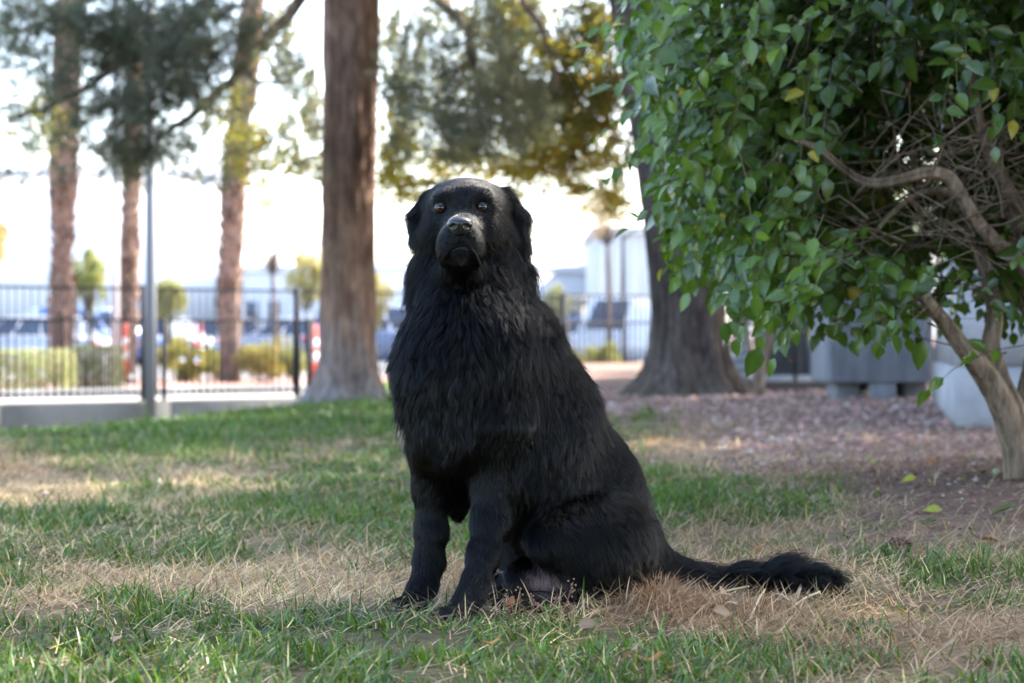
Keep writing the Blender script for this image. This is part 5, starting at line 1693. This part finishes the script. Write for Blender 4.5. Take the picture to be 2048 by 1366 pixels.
    # ---- fur guides: u, v, Y, direction (x, y, z), length m, lift, density
    Gd = [
     (921, 425, 3.90, (0, .5, 1), .006, .10, 2.6), (922, 440, 3.87, (0, .7, .8), .005, .1, 2.6), (925, 400, 3.95, (0, .6, .8), .009, .12, 2.4), (930, 372, 3.99, (0, .9, .5), .013, .2, 1.8), (900, 375, 3.99, (-.3, .9, .4), .012, .2, 1.8), (965, 372, 3.99, (.3, .9, .4), .012, .2, 1.8),
     (870, 400, 3.97, (-.5, .7, .1), .010, .15, 2.2), (985, 398, 3.97, (.5, .7, .1), .010, .15, 2.2), (865, 440, 3.96, (-.6, .6, -.5), .012, .15, 2.2), (990, 438, 3.96, (.6, .6, -.5), .012, .15, 2.2),
     (860, 480, 3.97, (-.5, .5, -.7), .022, .25, 1.6), (1000, 480, 3.98, (.5, .5, -.7), .022, .25, 1.6), (888, 480, 3.85, (-.3, .8, -.4), .007, .12, 2.4), (952, 480, 3.85, (.3, .8, -.4), .007, .12, 2.4), (893, 515, 3.85, (-.2, .7, -.7), .008, .15, 2.0), (950, 515, 3.85, (.2, .7, -.7), .008, .15, 2.0),
     (921, 478, 3.82, (0, .2, -1), .005, .15, 2.2), (921, 510, 3.86, (0, .3, -1), .016, .2, 1.6), (925, 535, 3.96, (0, 0, -1), .035, .3, 1.2),
     (862, 395, 4.03, (-.7, 0, -.7), .020, .16, 1.7), (836, 430, 4.02, (-.35, -.1, -1), .030, .24, 1.7), (830, 490, 4.02, (-.2, -.1, -1), .036, .18, 1.7),
     (1003, 390, 4.04, (.85, 0, -.6), .026, .20, 1.7), (1035, 420, 4.05, (.45, -.1, -.9), .036, .28, 1.7), (1042, 490, 4.05, (.25, -.1, -1), .050, .22, 1.7),
     (850, 535, 4.0, (-.45, 0, -.9), .040, .32, 1.2), (1012, 530, 4.02, (.45, 0, -.9), .045, .3, 1.2), (1040, 535, 4.06, (.65, .1, -.8), .078, .42, 1.4), (830, 560, 4.0, (-.7, -.1, -.65), .055, .5, 1.3), (835, 630, 3.97, (-.5, -.1, -.75), .055, .40, 1.1), (880, 575, 3.96, (-.3, -.3, -.8), .05, .5, 1.2), (905, 590, 3.95, (.35, -.3, -.8), .055, .5, 1.2), (955, 585, 3.96, (.5, -.4, -.7), .06, .5, 1.2), (1000, 575, 3.99, (.5, -.3, -.8), .055, .45, 1.2), (1030, 600, 4.0, (.4, -.1, -.9), .05, .35, 1.0),
     (815, 690, 3.95, (-.5, -.15, -.8), .055, .36, 1.0), (800, 760, 3.95, (-.35, -.1, -.9), .055, .34, 1.0), (850, 700, 3.90, (-.4, -.2, -.85), .065, .28, 1.0), (900, 700, 3.88, (-.35, -.2, -.9), .065, .26, 1.0), (860, 800, 3.89, (-.45, -.1, -.85), .065, .24, 1.0), (920, 790, 3.90, (-.45, -.1, -.85), .06, .22, 1.0), (960, 700, 3.91, (-.1, -.1, -1), .055, .24, 1.0), (830, 880, 3.95, (-.1, 0, -1), .040, .2, 1.1), (895, 880, 3.91, (-.2, 0, -1), .042, .2, 1.1), (856, 920, 3.97, (0, 0, -1), .022, .14, 1.5), (914, 960, 4.03, (.05, 0, -1), .036, .18, 1.1), (914, 1020, 4.07, (.05, 0, -1), .03, .14, 1.1),
     (1090, 660, 4.08, (.45, .2, -.85), .040, .32, 1.0), (1050, 700, 4.0, (.2, 0, -1), .045, .26, 1.0), (1130, 760, 4.12, (.45, .2, -.85), .042, .32, 1.0), (1030, 800, 3.98, (.1, 0, -1), .038, .22, 1.0), (1180, 830, 4.14, (.45, .2, -.85), .042, .30, 1.0), (1110, 850, 4.0, (.2, 0, -1), .040, .26, 1.0), (1240, 920, 4.18, (.35, .2, -.9), .026, .24, 1.1), (1190, 930, 4.08, (.3, .1, -.95), .028, .2, 1.1), (1290, 1020, 4.2, (.3, .2, -.95), .028, .22, 1.1), (1330, 1110, 4.2, (.3, .1, -.95), .030, .25, 1.1), (1090, 930, 4.0, (.15, 0, -1), .045, .28, 1.0), (1050, 980, 3.99, (.1, -.1, -1), .050, .32, 1.0), (1080, 1010, 3.99, (-.2, -.2, -1), .045, .32, 1.0),
     (1150, 1010, 4.0, (.35, -.1, -.8), .034, .28, 1.1), (1240, 1020, 4.02, (.5, 0, -.8), .034, .28, 1.1), (1200, 1090, 3.99, (.5, 0, -.8), .034, .24, 1.1), (1130, 1090, 3.96, (.3, 0, -.9), .022, .2, 1.3), (1280, 1110, 4.03, (.5, 0, -.8), .036, .28, 1.1), (1250, 1160, 4.02, (.7, 0, -.5), .036, .26, 1.1), (1160, 1140, 3.98, (.6, 0, -.6), .028, .2, 1.1), (1060, 1100, 4.02, (.1, 0, -1), .024, .22, 1.1),
     (1100, 1208, 3.92, (-.9, -.3, 0), .012, .15, 1.4), (1000, 1208, 3.90, (-.9, -.3, -.1), .009, .15, 1.6), (1220, 1195, 4.0, (-.8, -.3, -.2), .015, .2, 1.2),
     (985, 880, 3.90, (-.1, 0, -1), .024, .15, 1.4), (975, 960, 3.91, (0, 0, -1), .016, .12, 1.7), (965, 1040, 3.91, (0, 0, -1), .013, .1, 1.9), (955, 1120, 3.89, (0, 0, -1), .012, .1, 1.9), (940, 1185, 3.86, (-.2, -.1, -1), .010, .1, 1.9), (1018, 1040, 3.97, (.35, .2, -.9), .034, .28, 1.3), (1000, 1110, 3.94, (.3, .2, -.9), .024, .25, 1.3), (912, 1222, 3.83, (-.6, -.6, -.5), .008, .1, 1.9),
     (850, 980, 4.02, (0, 0, -1), .015, .10, 1.8), (890, 1010, 4.05, (.1, 0, -1), .018, .12, 1.7), (850, 1050, 4.02, (0, 0, -1), .013, .1, 1.9), (848, 1120, 4.01, (0, 0, -1), .012, .1, 1.9), (840, 1180, 3.99, (-.2, -.1, -1), .010, .1, 1.9), (892, 1060, 4.08, (.3, .2, -.95), .024, .2, 1.5), (885, 1120, 4.07, (.3, .2, -.95), .026, .2, 1.5), (816, 1208, 3.96, (-.6, -.6, -.5), .008, .1, 1.9),
     (1340, 1165, 4.21, (.8, 0, -.5), .03, .25, 1.2), (1390, 1168, 4.20, (1, -.05, .1), .05, .25, 1.5), (1430, 1160, 4.19, (1, -.05, .25), .075, .32, 2.0), (1500, 1155, 4.17, (1, -.05, .25), .085, .34, 2.4), (1560, 1155, 4.15, (1, -.1, .2), .095, .34, 2.8), (1610, 1170, 4.12, (1, -.1, .05), .085, .28, 3.2), (1640, 1185, 4.10, (1, -.1, -.05), .06, .2, 3.6),
     (1080, 1060, 4.36, (.3, .3, -.9), .03, .25, .8), (1150, 900, 4.28, (.3, .4, -.9), .035, .25, .7), (960, 760, 4.14, (-.1, .4, -.9), .05, .28, .7), (950, 430, 4.12, (0, .8, -.5), .03, .25, 1.0), (940, 560, 4.14, (0, .6, -.8), .05, .3, .8)]
    GP = np.array([P(*g[:3]) for g in Gd]); GD = nrm(np.array([g[3] for g in Gd])); GL = np.array([g[4:7] for g in Gd])
    def field(X):
        out_d = np.zeros((len(X), 3)); out_l = np.zeros((len(X), 3))
        for a in range(0, len(X), 20000):
            x = X[a:a + 20000]
            d2 = ((x[:, None, :] - GP[None]) ** 2).sum(-1)
            mn = np.sqrt(d2.min(1, keepdims=True))
            sg = .018 + .45 * mn
            w = np.exp(-d2 / (2 * sg ** 2)) + 1e-30
            w /= w.sum(1, keepdims=True)
            out_d[a:a + 20000] = nrm(w @ GD); out_l[a:a + 20000] = w @ GL
        return out_d, out_l
    # sample roots over the skin
    T = np.concatenate([Q[:, [0, 1, 2]], Q[:, [0, 2, 3]]])
    A, B, Cc = V[T[:, 0]], V[T[:, 1]], V[T[:, 2]]
    cr = np.cross(B - A, Cc - A); ar = np.linalg.norm(cr, axis=1) / 2
    vn = np.zeros_like(V)
    for k in range(3):
        for j in range(3): vn[:, j] += np.bincount(T[:, k], cr[:, j], len(V))
    vn = nrm(vn)
    _, fl = field((A + B + Cc) / 3)
    dens = fl[:, 2]
    cen = (A + B + Cc) / 3
    dens = dens * (1 - .96 * np.clip(1.5 - np.linalg.norm((cen - pk) / [.062, .09, .034], axis=1) * 1.25, 0, 1) * (cen[:, 2] < .1) * (cen[:, 1] < 4.12))
    for e_ in EYES:
        dens = dens * (np.linalg.norm((cen - e_) / [1.25, 1, 1], axis=1) > .0125)
    NOSE = P(920, 450, 3.806)
    dens = dens * (np.linalg.norm((cen - NOSE) / [1.3, 1.0, .95], axis=1) > .019)
    dens = dens * (cen[:, 2] > .004)
    pr = ar * dens; pr /= pr.sum()
    NS = 300000
    ti = rg.choice(len(T), NS, p=pr)
    r1, r2 = np.sqrt(rg.random(NS)), rg.random(NS)
    w0, w1, w2 = (1 - r1)[:, None], (r1 * (1 - r2))[:, None], (r1 * r2)[:, None]
    p0 = A[ti] * w0 + B[ti] * w1 + Cc[ti] * w2
    nn = nrm(vn[T[ti, 0]] * w0 + vn[T[ti, 1]] * w1 + vn[T[ti, 2]] * w2)
    fd, fl = field(p0)
    NC = 17000
    ci = rg.choice(NS, NC, replace=False)
    kd = kdtree.KDTree(NC)
    for i, q in enumerate(p0[ci]): kd.insert(q, i)
    kd.balance()
    near = np.fromiter((kd.find(q)[1] for q in p0), int, NS)
    ck, cl_ = rg.uniform(.78, 1.15, NC)[near], rg.uniform(.65, 1.35, NC)[near]
    L = fl[:, 0] * rg.uniform(.7, 1.12, NS) * ck; lift = fl[:, 1] * cl_
    stray = rg.random(NS) < .035 * sstep(.015, .035, fl[:, 0])
    lift = np.where(stray, np.minimum(lift * 2.4 + .15, .95), lift); L = np.where(stray, L * 1.2, L)
    long_ = sstep(.02, .05, fl[:, 0])[:, None]
    sw = np.stack([vnoise(p0 * 24 + 3), vnoise(p0 * 24 + 31), vnoise(p0 * 24 + 57)], 1) * (.12 + .32 * long_)
    sw2 = np.stack([vnoise(p0 * 9 + 3), vnoise(p0 * 9 + 31), vnoise(p0 * 9 + 57)], 1) * .42 * long_
    sw2 = sw2 + np.stack([vnoise(p0 * 15 + 13), vnoise(p0 * 15 + 41), vnoise(p0 * 15 + 67)], 1) * .30 * long_
    fd = fd + sw + sw2
    fd = nrm(fd - nn * (fd * nn).sum(1, keepdims=True))
    jit = rg.normal(size=(NS, 3)) * .07
    K = 7
    s = np.linspace(0, 1, K)[None, :, None]
    lf = (lift * rg.uniform(.6, 1.3, NS))[:, None]
    d0 = nrm(fd * (1 - lf * .35) + nn * (lf * 1.9 + .05) + jit)
    d1 = nrm(fd + nn * (lf * .35) + jit * 1.4 + np.array([0, 0, -.35]) * long_ * (fl[:, 0:1] > .03))
    X = p0[:, None, :] + L[:, None, None] * (d0[:, None, :] * (s - .62 * s ** 2) + d1[:, None, :] * .62 * s ** 2)
    # gentle waves on the long coat
    side = nrm(np.cross(fd, nn))
    ph = 5 * vnoise(p0 * 30)[:, None, None]
    X = X + side[:, None, :] * (np.sin(s * 5.2 + ph) * .085 * L[:, None, None] * long_[:, None, :] * s)
    # locks
    ct = X[ci[near]]
    okc = (np.abs(L - L[ci[near]]) < .6 * L + .004)[:, None, None]
    cl = (np.linspace(0, 1, K) ** 1.4)[None, :, None] * (.12 + .30 * long_[:, None, :] + .22 * sstep(.04, .06, fl[:, 0])[:, None, None]) * okc
    tgt = ct + (p0 - p0[ci[near]])[:, None, :] * .25
    X = X * (1 - cl) + tgt * cl
    X[:, :, 2] = np.maximum(X[:, :, 2], .002)
    def hair_mat(name, mel, red, rough, rnd, coat=0.0):
        m = bpy.data.materials.new(name); m.use_nodes = True
        nt = m.node_tree; nt.nodes.clear()
        o = nt.nodes.new('ShaderNodeOutputMaterial'); h = nt.nodes.new('ShaderNodeBsdfHairPrincipled')
        h.model = 'CHIANG'; h.parametrization = 'MELANIN' if mel < .9 else 'ABSORPTION'
        for key, val in (('Melanin', mel), ('Melanin Redness', red), ('Absorption Coefficient', (9.0, 9.2, 8.6)), ('IOR', 1.38), ('Roughness', rough), ('Radial Roughness', .45), ('Random Color', rnd), ('Random Roughness', .2)):
            for inp in h.inputs:
                if inp.name == key: inp.default_value = val
        if mel > .9:
            df = nt.nodes.new('ShaderNodeBsdfDiffuse'); df.inputs[0].default_value = (.004, .004, .0045, 1)
            mx = nt.nodes.new('ShaderNodeMixShader'); mx.inputs[0].default_value = .85
            nt.links.new(df.outputs[0], mx.inputs[1]); nt.links.new(h.outputs[0], mx.inputs[2]); nt.links.new(mx.outputs[0], o.inputs['Surface'])
        else:
            nt.links.new(h.outputs[0], o.inputs['Surface'])
        return m
    def curves(name, X, r0, r1, mat, parent):
        n, k = X.shape[:2]
        cd = bpy.data.hair_curves.new(name)
        cd.add_curves([k] * n)
        cd.attributes['position'].data.foreach_set('vector', X.astype(np.float32).ravel())
        if 'radius' not in cd.attributes: cd.attributes.new('radius', 'FLOAT', 'POINT')
        t = np.linspace(0, 1, k)[None, :]
        rr = (np.asarray(r0).reshape(-1, 1) * (1 - t ** 1.6) + np.asarray(r1).reshape(-1, 1) * t ** 1.6) * np.ones((n, 1))
        cd.attributes['radius'].data.foreach_set('value', rr.astype(np.float32).ravel())
        cd.materials.append(mat)
        return obj(name, cd, parent)
    rad = np.interp(L, [.005, .02, .06], [.00020, .00024, .00032])
    fur = curves('fur', X, rad, rad * .25, hair_mat('black_fur', .985, .2, .16, .3), body)
    # pale hairs on chest edge and chin
    def patch_hair(name, u, v, y, ru, rv, n, d, L, mel, label=None):
        c0 = P(u, v, y)
        dd = np.linalg.norm((p0 - c0) / [px(ru, y), .05, px(rv, y)], axis=1)
        idx = np.where(dd < 1)[0]
        if len(idx) == 0: return
        idx = rg.choice(idx, min(n, len(idx)), replace=False)
        q = X[idx] + nn[idx][:, None, :] * .004 * np.linspace(0, 1, K)[None, :, None]
        o = curves(name, q, .00028, .00008, hair_mat('pale_fur', mel, .3, .3, .3), body)
        if label: o['label'] = label
    patch_hair('white_tuft', 806, 848, 3.95, 14, 30, 130, None, None, .12, 'whitish tuft on the chest edge')
    patch_hair('chin_hair', 921, 512, 3.85, 12, 10, 90, None, None, .8)

    # ---- nose
    nf = Field(NOSE - .036, NOSE + .036, .0011)
    nf.ell(NOSE + [0, .002, .002], (.0245, .020, .0150), .006)
    nf.ell(NOSE + [0, .004, -.010], (.0150, .016, .0110), .010)
    for sx in (-1, 1):
        nf.ell(NOSE + [sx * .0125, -.017, -.0025], (.0058, .0085, .0045), .003, cut=True)
        nf.ell(NOSE + [sx * .0185, -.012, -.0048], (.0060, .0070, .0025), .003, cut=True)
    nf.ell(NOSE + [0, -.019, -.010], (.0010, .006, .012), .002, cut=True)
    Vn, Qn = nf.mesh()
    obj('nose', mesh_np('nose', Vn, None, Qn, None, True, noise_mat('wet_nose', [(.3, (.006, .006, .007)), (.7, (.012, .012, .013))], 40, .28, bump=.35, bscale=420, spec=.6, bdist=.0012)), root)
    # ---- eyes with lids
    me, nt, b, out = new_mat('dog_eye')
    tc = nt.nodes.new('ShaderNodeTexCoord')
    ln_ = nt.nodes.new('ShaderNodeVectorMath'); ln_.operation = 'LENGTH'
    sv = nt.nodes.new('ShaderNodeVectorMath'); sv.operation = 'MULTIPLY'; sv.inputs[1].default_value = (1, 0, 1)
    nt.links.new(tc.outputs['Object'], sv.inputs[0]); nt.links.new(sv.outputs[0], ln_.inputs[0])
    cc = ramp(nt, [(.0, (.004, .003, .002)), (.33, (.004, .003, .002)), (.42, (.05, .021, .008)), (.66, (.10, .044, .015)), (.76, (.012, .006, .004)), (.86, (.01, .008, .007))], ln_.outputs['Value'])
    nt.links.new(cc, b.inputs['Base Color'])
    b.inputs['Roughness'].default_value = .12; b.inputs['Coat Weight'].default_value = .3; b.inputs['Coat Roughness'].default_value = .05
    skin = plain('dark_lid', (.010, .010, .011), .4)
    th = np.linspace(0, math.pi, 17); phs = np.linspace(0, 2 * math.pi, 28, endpoint=False)
    sph = np.array([[math.sin(t) * math.cos(p), -math.cos(t), math.sin(t) * math.sin(p)] for t in th for p in phs])
    sq = [(i * 28 + j, i * 28 + (j + 1) % 28, (i + 1) * 28 + (j + 1) % 28, (i + 1) * 28 + j) for i in range(16) for j in range(28)]
    for k, e_ in enumerate(EYES):
        eo = obj('eye', mesh_np('eye', sph, None, sq, None, True, me), root)
        Re = .0112
        eo.matrix_basis = Matrix.Translation(Vector(e_ + [0, -.004, 0])) @ Matrix.Rotation(math.radians(4), 4, 'X') @ Matrix.Scale(Re, 4)
        tilt = (.10 if k == 0 else -.10)
        for up in (1, -1):
            pts, q = [], []
            nu, nv = 18, 7
            for i in range(nu + 1):
                a = -1.35 + 2.7 * i / nu
                for j in range(nv + 1):
                    edge = (.30 if up > 0 else -.60) * (math.cos(a) ** .7 if math.cos(a) > 0 else 0) * (1 if up > 0 else 1) + (0.0)
                    el = edge + (up * 1.25 - edge) * j / nv
                    rr = Re * (1.09 + (.05 if j == 0 else 0))
                    pts.append(e_ + [0, -.004, 0] + np.array([math.sin(a) * math.cos(el), -math.cos(a) * math.cos(el), math.sin(el) + tilt * math.sin(a)]) * rr)
            for i in range(nu):
                for j in range(nv):
                    q.append((i * (nv + 1) + j, (i + 1) * (nv + 1) + j, (i + 1) * (nv + 1) + j + 1, i * (nv + 1) + j + 1))
            obj('eyelid', mesh_np('eyelid', np.array(pts), None, q, None, True, skin), root)
    # ---- lips
    lipm = plain('lip_skin', (.018, .016, .017), .65, spec=.2)
    mouth = [(883, 530), (889, 515), (896, 503), (906, 495), (921, 490), (936, 495), (946, 503), (953, 515), (959, 530)]
    pts = smooth_path([P(u, v, skin_at(u, v) - .004) for u, v in mouth], 40)
    mb = MB(); mb.tube(pts, .0036, 8); mb.build('mouth', plain('mouth_line', (.004, .004, .004), .8, spec=.1), root, True)
    pts = smooth_path([P(u, v, skin_at(u, v) - .006) for u, v in ((903, 503), (911, 498), (921, 496), (931, 498), (939, 503))], 20)
    mb = MB(); mb.tube(pts, .0042 * np.sin(np.linspace(.25, math.pi - .25, 20)) + .001, 10); mb.build('lower_lip', lipm, root, True)
    # ---- claws
    cm = plain('claw_horn', (.03, .027, .025), .35)
    for (u, v, y) in ((889, 1233, 3.822), (902, 1237, 3.806), (921, 1238, 3.806), (938, 1234, 3.822), (793, 1215, 3.955), (802, 1219, 3.942), (819, 1220, 3.942), (835, 1217, 3.956)):
        q = P(u, v, y)
        mb = MB(); mb.tube([q, q + [-.006, -.007, -.002], q + [-.008, -.011, -.007]], [.0036, .003, .0008], 7); mb.build('claw', cm, root, True)
dog()
